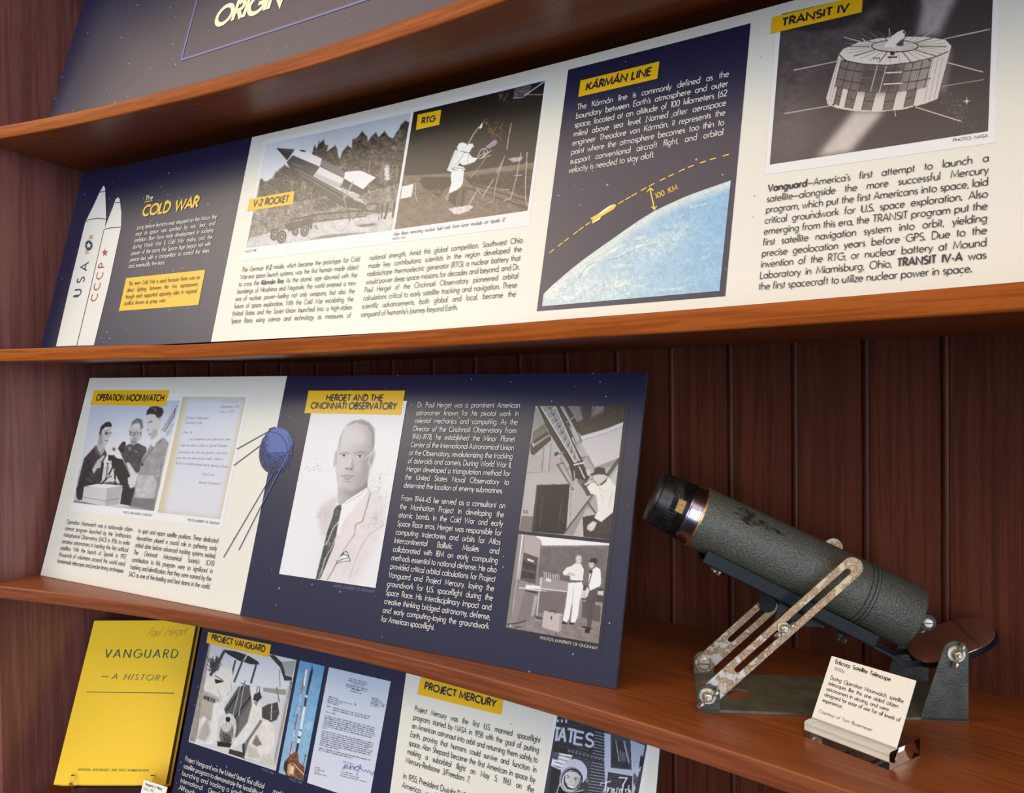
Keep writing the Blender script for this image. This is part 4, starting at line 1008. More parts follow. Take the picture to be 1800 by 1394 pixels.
def pic_white_suits():
    p = Pic(325, 1120, 5.086, '225,30 1002,205 815,1195 35,935', (206, 208, 214))
    p.poly((214, 218, 226), '420,120 1000,200 940,560 420,420', .8); p.poly((150, 142, 132), '40,930 190,60 230,60 100,940', .9, tex=(30, 30))
    for i in range(60): p.line(50, 9, [(265 + RNG.normal() * 30, 160 + RNG.random() * 150), (265 + RNG.normal() * 30, 200 + RNG.random() * 120)], .6)
    p.poly((36, 36, 36), '340,110 450,125 560,160 650,215 670,245 600,245 480,210 380,150', tex=(8,)); p.line(230, 10, '555,160 520,220'); p.line(60, 26, '350,130 230,340'); p.line(70, 18, '450,210 420,340'); p.line(70, 18, '520,200 440,400'); p.line(60, 18, '640,240 590,410')
    p.poly((50, 52, 46), '750,160 800,160 880,240 900,340 960,355 955,390 890,390 850,270', tex=(8,)); p.line(60, 5, '845,290 850,450'); p.poly((150, 152, 148), '860,220 1000,210 960,350 900,330', .8)
    p.poly((150, 150, 140), '700,450 910,470 905,520 830,510 700,485'); p.line(110, 10, '820,450 845,580'); p.line(90, 20, '950,400 800,1120'); p.poly((190, 188, 180), '900,480 950,400 830,1150 790,1140', .7, tex=(30, 20))
    # panel behind
    p.poly((86, 86, 86), '480,440 580,430 610,560 540,880 430,900 350,640', tex=(5, 8)); p.poly((112, 112, 112), '490,720 600,560 540,880 470,880', .9); p.line(30, 12, '520,440 370,660'); p.line(30, 12, '590,530 430,740'); p.line(200, 5, '500,430 430,700'); p.line(200, 5, '530,430 480,700'); p.line(60, 8, '500,410 570,440'); p.line(60, 8, '540,390 520,440')
    # left figure
    w = (222, 220, 214)
    p.poly(w, '280,330 320,260 420,270 430,360 380,400 280,400', tex=(8, 12)); p.poly((30, 28, 28), '265,375 350,390 310,450 280,430'); p.line(30, 8, '270,345 330,380'); p.poly(w, '170,440 190,370 260,350 270,420 420,380 435,470 380,560 330,600 250,500 170,480', tex=(12, 20)); p.line(120, 5, '410,410 420,470 380,520', .8); p.line(120, 5, '300,480 340,600', .7)
    p.poly((176, 170, 160), '170,480 300,540 330,600 260,600 250,700 220,780 130,720 150,560', tex=(8, 12, 10), blur=6); p.poly((226, 224, 220), '255,590 350,570 350,680 300,720 280,960 90,950 160,700 240,760', tex=(8, 14, 14), blur=6); p.poly((130, 122, 112), '150,800 210,720 230,860 180,940 110,900', .5, blur=20)
    for i in range(9): pass
    for ch, x, y in (('M', 175, 535), ('A', 196, 543), ('R', 214, 551), ('T', 232, 558), ('I', 247, 563), ('N', 258, 567)):
        for s_ in GL[ch][3]: p.line((40, 36, 34), 6, np.stack([x + s_[:, 0] * .026 + (40 - s_[:, 1] * .06) * -.2, y + s_[:, 0] * .01 - s_[:, 1] * .052], -1) + (0, 18))
    # sphere on a stand
    p.ell((206, 206, 202), 380, 830, 78, 150, 8, tex=(10, 16)); p.ell((60, 58, 54), 372, 860, 62, 110, 8, .6, (120, 60)); p.ell((226, 224, 220), 372, 790, 46, 60, 8, .7, (40, 40), 10); p.ell((34, 30, 28), 385, 735, 22, 24); p.poly((36, 32, 30), '290,930 420,950 410,990 290,975'); p.poly((60, 56, 52), '340,860 400,870 420,940 340,950', .8, (140,)); p.poly((214, 210, 200), '300,975 400,1000 390,1040 320,1010'); p.poly((40, 36, 34), '400,1000 520,1030 510,1080 390,1040', .9)
    # middle and right figures
    p.poly((224, 222, 216), '580,450 640,460 680,600 690,700 600,860 500,960 430,1000 400,990 460,900 560,760 600,600', tex=(8, 14, 12), blur=5); p.poly((50, 48, 46), '620,510 670,485 690,540 650,580 610,560', tex=(30,)); p.line(60, 8, '650,440 640,490'); p.line(60, 8, '670,440 665,490'); p.poly(120, '610,580 660,570 640,620', .8)
    p.poly((70, 66, 64), '690,630 740,600 830,580 845,680 820,740 770,760 690,720', tex=(10, 10)); p.line(210, 8, '780,540 770,740'); p.line(130, 6, '740,680 830,660', .7)
    p.poly((226, 222, 214), '640,760 740,740 800,790 800,960 760,1120 640,1110 530,1080 560,940', tex=(8, 14, 14), blur=6); p.poly((80, 74, 68), '600,950 640,870 690,960 640,980', .7, (60, 30), 6); p.line(90, 24, '680,750 560,930 520,1080', .8); p.poly((176, 168, 154), '550,960 640,1000 680,1090 560,1080', .6, blur=24); p.poly((206, 202, 194), '700,1050 800,1040 800,1170 660,1120', tex=(20, 20)); p.poly((30, 28, 26), '510,960 540,940 530,1090 660,1110 520,1085', .8)
    p.line(226, 8, '40,935 815,1195', .8)
    return p
def pic_launch():
    p = Pic(485, 1150, 5.714, '243,62 493,120 275,1273 30,1190', (120, 170, 205))
    p.ramp('230,50 500,110 270,1280 20,1200', (350, 100), (150, 1200), (104, 160, 206), (150, 192, 214), (6, 12, 14))
    p.poly((176, 206, 220), '300,640 380,680 330,800 250,800', .4, tex=(10, 40, 30), blur=40)
    p.poly((40, 34, 44), '368,105 372,180 320,410 300,400 340,190'); p.poly((80, 34, 30), '330,300 340,310 310,430 300,420'); p.poly((226, 230, 234), '298,410 318,415 312,440 296,436'); p.poly((70, 36, 34), '292,432 312,436 302,530 280,520')
    p.poly((236, 240, 244), '276,525 305,530 262,760 238,755'); p.poly((180, 196, 212), '294,530 305,530 262,760 254,758', .8); p.poly((30, 28, 34), '232,752 264,760 262,790 228,782'); p.poly((226, 230, 234), '228,765 262,772 232,900 212,895'); p.poly((34, 30, 36), '222,820 250,828 246,850 218,842', .9, (60,)); p.poly((60, 30, 28), '212,890 236,898 214,1000 192,990')
    p.poly((226, 232, 238), '290,150 318,155 290,320 268,318', tex=(60,)); p.line((70, 60, 66), 4, '292,150 272,318'); p.line((200, 210, 220), 4, '316,155 290,320')
    for a, b, t in (((275, 270), (222, 560), (170, 60, 46)), ((255, 400), (200, 690), (200, 214, 224)), ((215, 600), (170, 840), (150, 56, 46)), ((185, 760), (150, 1000), (220, 226, 230)), ((165, 880), (135, 1040), (140, 52, 44))): p.line(t, 11, [a, b], .95)
    for i in range(26):
        f = i / 26; x, y = 280 - 140 * f, 280 + 760 * f; p.line((160, 70, 60) if i % 3 else (230, 234, 238), 4, [(x - 7, y), (x + 7, y + 16)], .8)
    p.line((60, 66, 90), 4, '205,510 180,625 245,645 275,535 205,510', .8)
    p.poly((120, 74, 54), '90,1070 160,1000 215,970 235,1090 290,1130 275,1273 100,1220 80,1150', tex=(90, 60)); p.poly((40, 30, 30), '85,1080 130,1080 110,1210 75,1150', .8); p.poly((220, 170, 130), '120,1100 190,1120 180,1220 110,1200', .8, tex=(90,)); p.line((226, 190, 150), 10, '180,1100 285,1210'); p.line((60, 44, 40), 9, '190,1095 285,1190'); p.line((226, 190, 150), 8, '150,1090 130,1220'); p.poly((230, 224, 214), '150,1130 180,1140 170,1200 145,1190', .8, (60,)); p.line((40, 40, 60), 6, '300,1020 275,1110'); p.ell((40, 40, 50), 297, 1020, 8, 10)
    return p
def pic_typed():
    p = Pic(485, 1150, 5.714, [(578.8, 1172.8), (687.3, 1197.8), (648.5, 1412), (540.3, 1375.8)], (206, 214, 230))
    p.ramp('520,110 1180,260 980,1500 300,1300', (800, 200), (650, 1300), (192, 204, 224), (216, 220, 232))
    def run(x, y, n_, slope=.245, t=(60, 64, 80), w=10, gap=.22):
        x1 = x + n_; cx = x
        while cx < x1:
            lw = 10 + RNG.random() * 34
            e = min(cx + lw, x1); m = cx
            while m < e - 3:
                hgt = w * (.6 + .5 * RNG.random()); p.line(t, hgt, [(m, y + (m - x) * slope), (m + 3.6, y + (m + 3.6 - x) * slope)], .55 + .4 * RNG.random()); m += 5.2
            cx = e + 8
    for i, (x, n_) in enumerate(((738, 180), (726, 190), (748, 145), (706, 214), (702, 216), (764, 90), (748, 108))): run(x, 243 + i * 21 + (0 if x > 730 else -3), n_, w=12 if i == 3 else 9)
    for i, (x, n_) in enumerate(((530, 100), (525, 236), (520, 150), (518, 105))): run(x, 425 + i * 20, n_)
    for i, (x, n_) in enumerate(((962, 70), (958, 110), (955, 150), (950, 150), (948, 95))): run(x, 436 + i * 19, n_)
    run(513, 520, 46); run(575, 538, 370); run(572, 560, 360); run(502, 578, 105)
    for i, n_ in enumerate((500, 508, 500, 510, 510, 500, 40)): run(494 - i * 4, 618 + i * 20, n_)
    for i, n_ in enumerate((510, 515, 520, 490, 515, 510, 505, 200)): run(468 - i * 4, 770 + i * 20, n_)
    run(434, 940, 510); run(430, 960, 340)
    run(676, 1078, 100, w=8)
    for i, (x, n_) in enumerate(((395, 50), (392, 92), (389, 46), (385, 130))): run(x, 1133 + i * 20, n_, w=9)
    for i, (x, n_) in enumerate(((662, 120), (655, 180), (648, 260))): run(x, 1178 + i * 21, n_, w=9)
    ink = (50, 70, 150)
    for pts in ('680,1130 670,1160 700,1100 690,1150 720,1110 715,1150 740,1140 750,1110 745,1160 770,1120 790,1150', '770,1160 800,1140 830,1125 850,1150 800,1170 780,1140 830,1120', '810,1220 850,1110 860,1160 890,1180 900,1160 920,1190 940,1165 955,1200 990,1180 960,1220'): p.line(ink, 6, pts, .9)
    p.line((40, 40, 50), 8, '790,495 802,512')
    return p
def pic_capsule():
    p = Pic(960, 1230, 8.182, [(983.5, 1240), (1142.5, 1283), (1113, 1450), (955, 1402)], (60, 62, 70))
    p.poly((34, 36, 44), '150,100 840,300 830,820 600,860 100,740', tex=(30, 30))
    for i in range(9): p.line((140, 150, 168), 10, [(170, 300 + i * 50), (520, 400 + i * 50)], .25)
    for i in range(42):
        y = 440 + i * 22; p.line((150, 158, 176) if i % 2 else (30, 30, 38), 11, [(710 - i * 2.6, y), (840, y + 36)], .95)
    for i in range(12): p.line((140, 148, 164), 10, [(440, 640 + i * 44), (610, 690 + i * 44)], .5); p.line((24, 24, 30), 10, [(450, 662 + i * 44), (600, 708 + i * 44)], .6)
    lt = (196, 206, 226)
    for ch, x, w_, y in (('T', 130, 70, 400), ('A', 200, 95, 400), ('T', 318, 100, 420), ('E', 425, 110, 450), ('S', 580, 110, 480)):
        gw = max(GL[ch][0], 1)
        for s_ in GL[ch][3]: p.line(lt, 34, np.stack([x + s_[:, 0] / gw * w_ + (700 - s_[:, 1]) / 700 * -22, y + s_[:, 0] / gw * w_ * .2 + (700 - s_[:, 1]) / 700 * 180], -1))
    for x in (170, 230, 290): p.line(lt, 26, [(x, 290), (x - 4, 316 + (x - 170) * .1)])
    p.poly((30, 30, 38), '110,690 440,740 830,860 820,900 400,800 110,740', .9)
    for i in range(10): p.ell((150, 158, 174), 330 + i * 54, 735 + i * 14, 17, 22); p.ell((34, 34, 42), 330 + i * 54, 735 + i * 14, 9, 14)
    # flag, suit, helmet, face
    p.poly((226, 230, 238), '105,750 380,800 360,850 240,980 210,1010 70,950')
    for i in range(4): p.line((40, 42, 54), 11, [(180 - i * 26, 795 + i * 50), (370 - i * 40, 840 + i * 50)])
    p.poly((70, 76, 100), '105,750 190,768 165,868 90,850', tex=(90,))
    p.poly((36, 38, 46), '80,970 215,1010 190,1180 130,1370 30,1370'); p.poly((20, 20, 24), '130,1330 200,1190 260,1280 540,1330 560,1370 120,1370', tex=(50, 40))
    p.ell((206, 212, 226), 400, 1050, 190, 195, 15, tex=(8, 14)); p.poly((196, 202, 218), '260,920 320,860 420,850 520,920 580,1060 590,1130 560,1150', .9, blur=8); p.ell((150, 158, 172), 350, 1150, 160, 190, 12); p.ell((24, 24, 28), 372, 1155, 155, 170, 14); p.ell((226, 230, 236), 368, 1165, 138, 152, 14); p.ell((44, 44, 50), 376, 1160, 128, 142, 14)
    p.poly((206, 206, 206), '275,1070 330,1030 430,1040 500,1100 480,1190 440,1260 380,1285 310,1250 270,1170', tex=(6, 8), blur=6); p.poly((150, 150, 152), '410,1100 500,1110 470,1230 400,1280', .5, blur=30)
    p.line(50, 9, '290,1085 340,1105', .9); p.line(50, 9, '395,1125 450,1130', .9); p.ell(50, 318, 1120, 14, 9); p.ell(50, 420, 1145, 14, 9); p.line(120, 8, '370,1120 350,1190 375,1200', .7); p.poly(240, '310,1215 360,1240 395,1245 375,1265 330,1250'); p.line(60, 6, '305,1212 360,1232 400,1240', .8); p.poly((30, 30, 34), '260,1230 320,1290 300,1290', .8); p.poly((30, 30, 34), '440,1240 470,1220 450,1300', .8)
    p.line((214, 220, 232), 12, '140,1370 200,1200 250,1290 400,1330 540,1300', .9); p.ell((120, 126, 140), 590, 1170, 22, 30)
    # hatch and window
    p.poly((186, 196, 218), '840,480 930,500 930,980 1230,1010 1215,580 1420,660 1380,860 1260,1370 850,1370 840,1000', tex=(8, 12)); p.poly((170, 180, 204), '1220,590 1420,660 1390,800 1340,900 1260,1000', .9)
    p.poly((40, 42, 50), '955,560 1130,600 1160,640 1215,1000 945,960', tex=(30, 40)); p.line((176, 186, 206), 10, '1000,580 1050,890'); p.line((186, 196, 216), 24, '1120,600 1190,900', .8); p.poly((120, 126, 140), '1040,720 1140,760 1150,900 1060,880', .6, tex=(30, 30), blur=10); p.poly((20, 20, 24), '1360,790 1405,840 1360,1060 1330,1000'); p.poly((200, 206, 220), '1270,1000 1370,960 1350,1040', .8, (90,)); p.poly((60, 60, 70), '1260,1040 1340,1150 1300,1280 1250,1200', .8, (60, 40))
    p.poly((34, 36, 44), '890,1040 1240,1100 1230,1370 860,1370', tex=(20, 30))
    for i in range(8): p.line((120, 126, 142), 9, [(900, 1070 + i * 34), (1090, 1106 + i * 34)], .7)
    for pts in ('1050,1120 1165,1125 1095,1240',): p.line((236, 238, 242), 16, pts)
    for pts in ('780,1220 800,1190 840,1200 900,1180 930,1170', '860,1200 840,1300 820,1330', '890,1260 880,1340 900,1275 925,1270', '945,1270 935,1345', '960,1345 985,1290 960,1280 965,1345 1000,1340', '1010,1345 1022,1275 1040,1270', '1060,1345 1050,1300 1080,1280 1090,1345 1110,1230', '1150,1350 1140,1290 1175,1290', '1190,1230 1185,1350 1205,1300 1220,1350'): p.line((236, 238, 242), 13, pts)
    return p
def pic_earth():
    p = Pic(940, 300, 5.0, [(945, 280), (1300, 280), (1300, 550), (945, 550)], (146, 188, 214))
    p.ramp('0,-200 1850,-200 1750,1300 0,1300', (350, 950), (1600, 450), (186, 210, 218), (136, 184, 216), (10, 16, 14, 8))
    cloud = (236, 238, 224)
    p.poly(cloud, '70,1090 330,880 560,720 640,640 700,640 560,820 480,1000 420,1180 70,1195', .38, tex=(30, 60, 60), blur=80)
    p.poly(cloud, '620,760 800,620 1020,580 1230,470 1420,500 1240,660 1100,760 820,800', .30, tex=(50, 90, 60), blur=80)
    p.poly(cloud, '430,1000 760,860 1000,960 900,1090 520,1170', .26, tex=(50, 90, 60), blur=80)
    for pts, a in (('390,940 560,760 780,640 760,670 560,800', .8), ('880,660 1030,590 1010,640 900,680', .8), ('1360,320 1510,285 1510,300 1360,330', .7), ('1030,1045 1260,1030 1410,985 1270,1045 1050,1055', .6), ('1280,960 1400,930 1380,945', .5), ('1450,780 1570,730 1500,775', .4), ('1300,800 1400,770 1380,790', .5), ('1260,410 1330,360 1290,410', .4), ('870,610 930,580 1000,575 940,600', .7), ('600,860 760,820 900,830 760,850', .5), ('660,1010 800,960 860,980 740,1030', .5)):
        p.poly(cloud, pts, a, (40, 50), 10)
    for pts in ('390,945 450,850 560,790', '880,650 1000,630 1030,590', '400,860 520,740 640,660', '640,790 760,760 880,700'):
        p.line((112, 152, 190), 9, pts, .6)
    c0 = [(80, 1085), (330, 860), (560, 690), (800, 520), (1050, 360), (1300, 240), (1500, 165), (1725, 88)]
    for k, (o, a, t) in enumerate(((14, .75, (226, 230, 216)), (40, .5, (232, 234, 218)), (64, .28, (214, 224, 220)))):
        q = np.array([(x + o * .35, y + o) for x, y in c0]); p.poly(t, np.concatenate([q - (5, 14), (q + (5, 16))[::-1]]), a, (20, 30), 8)
    for i in range(700):
        x, y = 150 + RNG.random() * 1500, 300 + RNG.random() * 860
        if y > 1150 - (x - 70) * .62: p.line(cloud if i % 3 else (116, 164, 202), 4 + 4 * RNG.random(), [(x, y), (x + 10 + RNG.random() * 26, y - 6 - RNG.random() * 14)], .22)
    return p

# ------------------------------------------------------------------ the display boards
def board(sh, W, L, bands, label, off_back=.0035, topfall=0., group=None):
    """a printed sheet leaning on its shelf; bands: (u_end, material) left to right"""
    root = thing('display_board', tuple(sh.xyz(np.array([W / 2, 0.]))), label, 'display board', group=group)
    ORG[root.name] = np.array(root.location)
    mb = MB(); mats = [m_ for _, m_ in bands] + ['board_edge']
    us = [0.]; mi = []
    for j, (ue, _) in enumerate(bands):
        n = max(1, int(round((ue - us[-1]) / .022))) if sh.k else 1
        a = us[-1]
        for q in range(n): us.append(a + (ue - a) * (q + 1) / n); mi.append(j)
    us = np.array(us); n = len(us)
    top = L - topfall * us / W
    lo = np.stack([us, np.zeros(n)], -1); hi = np.stack([us, top], -1)
    Vf = np.concatenate([sh.xyz(lo), sh.xyz(hi)]); Vb = np.concatenate([sh.xyz(lo, -off_back), sh.xyz(hi, -off_back)])
    Vb[:n, 2] = np.maximum(Vb[:n, 2], Vf[:n, 2])
    V = np.concatenate([Vf, Vb])
    F = []; M_ = []
    e = len(mats) - 1
    for i in range(n - 1):
        F += [(i, i + 1, n + i + 1, n + i), (2 * n + i + 1, 2 * n + i, 3 * n + i, 3 * n + i + 1), (i + 1, i, 2 * n + i, 2 * n + i + 1), (n + i, n + i + 1, 3 * n + i + 1, 3 * n + i)]
        M_ += [mi[i], e, e, e]
    F += [(0, n, 3 * n, 2 * n), (n - 1, 3 * n - 1, 4 * n - 1, 2 * n - 1)]; M_ += [e, e]
    mb.add(V, F); mb.m = M_
    mb.build('printed_sheet', mats, root)
    return root
def plain(sh, root, q, mname, name, off=.0003):
    mb = MB(); add_quad(mb, sh, q, off); return mb.build(name, mname, root)
def photo(root, sh, pic, name='photo_print', off=.0005, dens=1.0):
    return pic.mesh(sh, name, root, off, dens)

# --- board on the second shelf: rockets, lunar gear, the space boundary, a satellite
S1 = Sheet((-1.3032, .8075, Z2 + .0005), -.0657, .254, .0558, 1.45)
r1 = board(S1, 1.42, .3078, [(.3915, 'navy_ink'), (1.42, 'cream_ink')], 'very wide navy and cream board headed COLD WAR on the shelf below the top one')
# two drawn rockets
mb = MB(); c5 = lambda s: P_(s) / 4.1 + (60, 300)
mats_ = ['rocket_white', 'rocket_navy', 'rocket_red']
add_poly(mb, S1, c5('607,193 618,205 630,300 628,408 540,820 432,1258 310,1262 380,930 505,425 570,262 590,205'), .0004)
for q in ('585,233 620,229', '505,425 560,412 628,408'): add_line(mb, S1, c5(q), .0016, .0006, 1)
star = lambda cx, cy, r_: [(cx + r_ * (1 if k % 2 == 0 else .42) * math.sin(k * PI / 5), cy - r_ * 1.25 * (1 if k % 2 == 0 else .42) * math.cos(k * PI / 5)) for k in range(10)]
add_poly(mb, S1, np.array(star(512, 592, 26)) / 4.1 + (60, 300), .0006, 2)
def turned(mb, ch, cx, cy, w_, h_, mi, wt, off=.0006):
    """a letter lying on its side, reading up the rocket"""
    gw, _, _, st = GL[ch]
    for s_ in st:
        x = cx + (350 - s_[:, 1]) / 700 * -w_ + (s_[:, 0] - gw / 2) / 560 * h_ * .26; y = cy - (s_[:, 0] - gw / 2) / 560 * h_ + (350 - s_[:, 1]) / 700 * w_ * .1
        ribbon(mb, S1.uv(np.stack([x, y], -1) / 4.1 + (60, 300)), wt, lambda V: S1.xyz(V, off), mi)
for ch, x, y in (('C', 436, 915), ('C', 455, 836), ('C', 474, 757), ('P', 490, 683)): turned(mb, ch, x, y, -42, 50, 2, .0022)
mb.build('red_star_rocket_drawing', mats_, r1)
mb = MB()
add_poly(mb, S1, c5('503,110 514,125 522,345 508,430 410,845 310,1262 160,1268 260,830 372,372 440,235 478,150'), .0007)
for q in ('476,156 518,150', '372,372 400,354 460,345 521,350', '505,430 410,845 310,1262'): add_line(mb, S1, c5(q), .0014, .0009, 1)
for ch, x, y in (('U', 316, 882), ('S', 340, 790), ('A', 365, 694)): turned(mb, ch, x, y, -50, 58, 1, .0026, .0010)
q_ = np.linspace(0, 2 * PI, 25)[:-1]
add_poly(mb, S1, np.stack([398 + 27 * np.cos(q_), 540 + 36 * np.sin(q_)], -1) / 4.1 + (60, 300), .0009, 1)
add_poly(mb, S1, np.array(star(398, 541, 20)) / 4.1 + (60, 300), .0011, 0)
for dy in (-56, 50):
    b0 = 398 - dy * .26
    for o in (-13, -2, 9): add_line(mb, S1, np.array([(b0 - 13 - o * .2, 541 + dy + o), (b0 + 14 - o * .2, 538 + dy + o)]) / 4.1 + (60, 300), .0011, .0009, 2)
mb.build('white_star_rocket_drawing', mats_, r1)
# heading and story
text_block(S1, r1, [(256.3, 352.4), (269.6, 350.3), (257.2, 344.8), (270.5, 342.5)], ['The'], 'heading_cream', 'heading_text', wt=95)
mb = MB(); add_line(mb, S1, [(254.4, 355.6), (268.7, 353.1)], .0012, .0008)
lettering(mb, S1, [(249.8, 380), (348.0, 363.9), (254.5, 362.6), (351.5, 346.6)], ['COLD WAR'], wt=165)
mb.build('heading_text', 'gold_ink', r1)
text_block(S1, r1, [(241.2, 403.7), (381.5, 384.1), (226.3, 471.5), (365.6, 456)], ['Long before humans ever stepped on the Moon, the', 'race to space was sparked by war, fear, and', 'ambition. Born from early development in rocketry', 'during World War II, Cold War rivalry, and the', 'power of the atom, the Space Age began not with', 'peace—but with a competition to control the skies', 'and, eventually, the stars.'], 'cream_text', last=.47, wt=80)
mb = MB(); add_quad(mb, S1, [(222.2, 489), (361.2, 474.4), (349, 536.1), (209.5, 546.8)], .0004)
lettering(mb, S1, [(225.9, 502.4), (351.5, 490.7), (218, 537), (343, 526.8)], ['The term Cold War is used because there was no', 'direct fighting between the two superpowers,', 'though each supported opposing sides in regional', 'conflicts known as proxy wars.'], mi=1, last=.6, wt=80)
mb.build('note_box', ['yellow_ink', 'dark_ink'], r1)
text_block(S1, r1, [(425, 478.3), (632.3, 459.3), (406, 568.3), (616.7, 558.3)], ['The German **V-2** missile, which became the prototype for Cold', 'War-era space launch systems, was the first human made object', 'to cross the **Kármán line**. As the atomic age dawned with the', 'bombings of Hiroshima and Nagasaki, the world entered a new', 'era of nuclear power—fueling not only weapons, but also the', 'future of space exploration. With the Cold War escalating, the', 'United States and the Soviet Union launched into a high-stakes', 'Space Race, using science and technology as measures of'], 'dark_ink', wt=78)
text_block(S1, r1, [(649.3, 457.7), (919.3, 426.7), (634, 557.3), (905, 537.3)], ['national strength. Amid this global competition, Southwest Ohio', 'made key contributions: scientists in the region developed the', 'radioisotope thermoelectric generator (RTG), a nuclear battery that', 'would power deep space missions for decades and beyond, and Dr.', 'Paul Herget of the Cincinnati Observatory pioneered orbital', 'calculations critical to early satellite tracking and navigation. These', 'scientific advancements, both global and local, became the', "vanguard of humanity's journey beyond Earth."], 'dark_ink', last=.655, wt=78)
plain(S1, r1, [(464, 246.5), (963.3, 134.4), (930.3, 396.7), (425.5, 458.5)], 'white_ink', 'photo_border')
photo(r1, S1, pic_rocket())
photo(r1, S1, pic_moon())
text_block(S1, r1, [(691.7, 415), (887.7, 389.3), (693.4, 409), (889, 383.3)], ['Alan Bean removing nuclear fuel cask from lunar module on Apollo 12'], 'dark_ink', 'photo_caption', wt=75)
text_block(S1, r1, [(690, 422.3), (713.3, 419.3), (690.7, 418.6), (714, 415.6)], ['PHOTO: NASA'], 'dark_ink', 'photo_credit', wt=80)
text_block(S1, r1, [(431, 445.0), (452.3, 441.7), (431.8, 441.2), (453, 438)], ['PHOTO: BBC'], 'dark_ink', 'photo_credit', wt=80)
label_strip(S1, r1, [(439.3, 350), (518.3, 336), (515.7, 359), (435, 371.7)], [([(445, 363.3), (507.5, 355), (447.5, 352.5), (510, 343.6)], 'V-2 ROCKET', 170)])
label_strip(S1, r1, [(735.2, 201.9), (776.4, 193.3), (772.4, 219.8), (731.6, 229)], [([(741, 218.4), (765.3, 213.4), (742.6, 208.6), (767, 203.6)], 'RTG', 170)])
# the navy box with the earth
plain(S1, r1, [(999.2, 123), (1320, 41), (1275, 520.8), (943.7, 547.3)], 'navy_ink', 'info_box', .0004)
pe = pic_earth()
cb = lambda s: P_(s) / 5.0 + (940, 300)
eo = cb('80,1085 150,1016 240,938 330,862 440,776 560,690 680,606 800,520 920,438 1050,358 1170,300 1300,242 1400,202 1500,166 1610,128 1725,88')
# the globe picture keeps only what lies under its limb
def limb_mesh():
    lowL, lowR = np.array([953.4, 538.8]), np.array([1265.0, 511.8]); right = np.array([1285.0, 317.6])
    nx, ny = 300, 200
    u = np.linspace(0, 1, nx + 1)
    ox = np.interp(u, np.linspace(0, 1, len(eo)), eo[:, 0]); oy = np.interp(u, np.linspace(0, 1, len(eo)), eo[:, 1])
    bot = lowL + (lowR - lowL) * u[:, None]
    topp = np.stack([ox, oy], -1)
    v = np.linspace(0, 1, ny + 1)[:, None, None]
    PX = topp[None] + (bot - topp)[None] * v
    uv = S1.uv(PX.reshape(-1, 2)); V = S1.xyz(uv, .0007)
    px = (PX.reshape(-1, 2) - pe.lo) * pe.RES - .5
    x = np.clip(px[:, 0], 0, pe.w - 1.01).astype(int); y = np.clip(px[:, 1], 0, pe.h - 1.01).astype(int)
    col = np.clip(pe.c[y, x] / 250, 0, 1)
    lin = np.where(col <= .04045, col / 12.92, ((col + .055) / 1.055) ** 2.4)
    me = bpy.data.meshes.new('earth_picture'); me.from_pydata((V - ORG[r1.name]).tolist(), [], grid_faces(nx, ny))
    ca = me.color_attributes.new('tone', 'FLOAT_COLOR', 'POINT'); ca.data.foreach_set('color', np.concatenate([lin, np.ones((len(lin), 1))], 1).ravel())
    me.materials.append(MATS['photo_print']); me.update()
    o = bpy.data.objects.new('earth_picture', me); S.collection.objects.link(o); o.parent = r1
limb_mesh()
mb = MB()
def dashes(a, b, n, lw):
    a, b = np.array(a, float), np.array(b, float)
    for i in range(n):
        f = i / max(n - 1, 1); c_ = a + (b - a) * f; d_ = (b - a) / np.hypot(*(b - a))
        add_line(mb, S1, [c_ - d_ * lw, c_ + d_ * lw], .0013, .0007)
arcpts = cb('128,728 255,630 392,525 490,455')
for i in range(3): dashes(arcpts[i] + (arcpts[i + 1] - arcpts[i]) * .2, arcpts[i] + (arcpts[i + 1] - arcpts[i]) * .78, 2, 5)
mb.build('dashed_boundary_line', 'gold_ink', r1); mb = MB()
top_ = cb('740,292 850,228 1000,142 1170,58 1340,-22 1530,-90 1735,-148')
for i in range(6): dashes(top_[i] + (top_[i + 1] - top_[i]) * .18, top_[i] + (top_[i + 1] - top_[i]) * .74, 2, 5.6)
mb.build('dashed_boundary_line', 'gold_ink', r1)
mb = MB()
add_line(mb, S1, cb('1016,160 1055,340'), .0014, .0008)
for q in ('990,192 1016,156 1045,178', '1030,318 1056,344 1075,312'): add_line(mb, S1, cb(q), .0014, .0008)
lettering(mb, S1, [(1153.0, 350.2), (1192.4, 333.4), (1151, 341.6), (1190, 324.4)], ['100 KM'], wt=110, track=60)
mb.build('height_arrow', 'gold_ink', r1)
mb = MB()
add_poly(mb, S1, cb('718,300 716,318 690,345 590,405 570,435 505,470 512,452 500,455 512,432 490,428 500,415 560,382 600,350 660,310 700,297'), .0007)
add_poly(mb, S1, cb('700,299 650,318 600,355 560,390 580,392 640,350 695,310'), .0009, 1)
add_poly(mb, S1, cb('585,410 570,435 505,470 525,445'), .0009, 1)
mb.build('small_rocket_drawing', ['gold_ink', 'heading_cream'], r1)
label_strip(S1, r1, [(1021, 142.2), (1159.6, 108.4), (1155.6, 138.9), (1017, 171)], [([(1029.5, 160), (1145, 132.2), (1032, 147.4), (1147.6, 119.6)], 'KÁRMÁN LINE', 170)])
text_block(S1, r1, [(1014.4, 193.8), (1281.8, 134.9), (1000, 304.9), (1270, 254.9)], ['The Kármán line is commonly defined as the', "boundary between Earth's atmosphere and outer", 'space, located at an altitude of 100 kilometers (62', 'miles) above sea level. Named after aerospace', 'engineer Theodore von Kármán, it represents the', 'point where the atmosphere becomes too thin to', 'support conventional aircraft flight, and orbital', 'velocity is needed to stay aloft.'], 'cream_text', last=.585, wt=76)
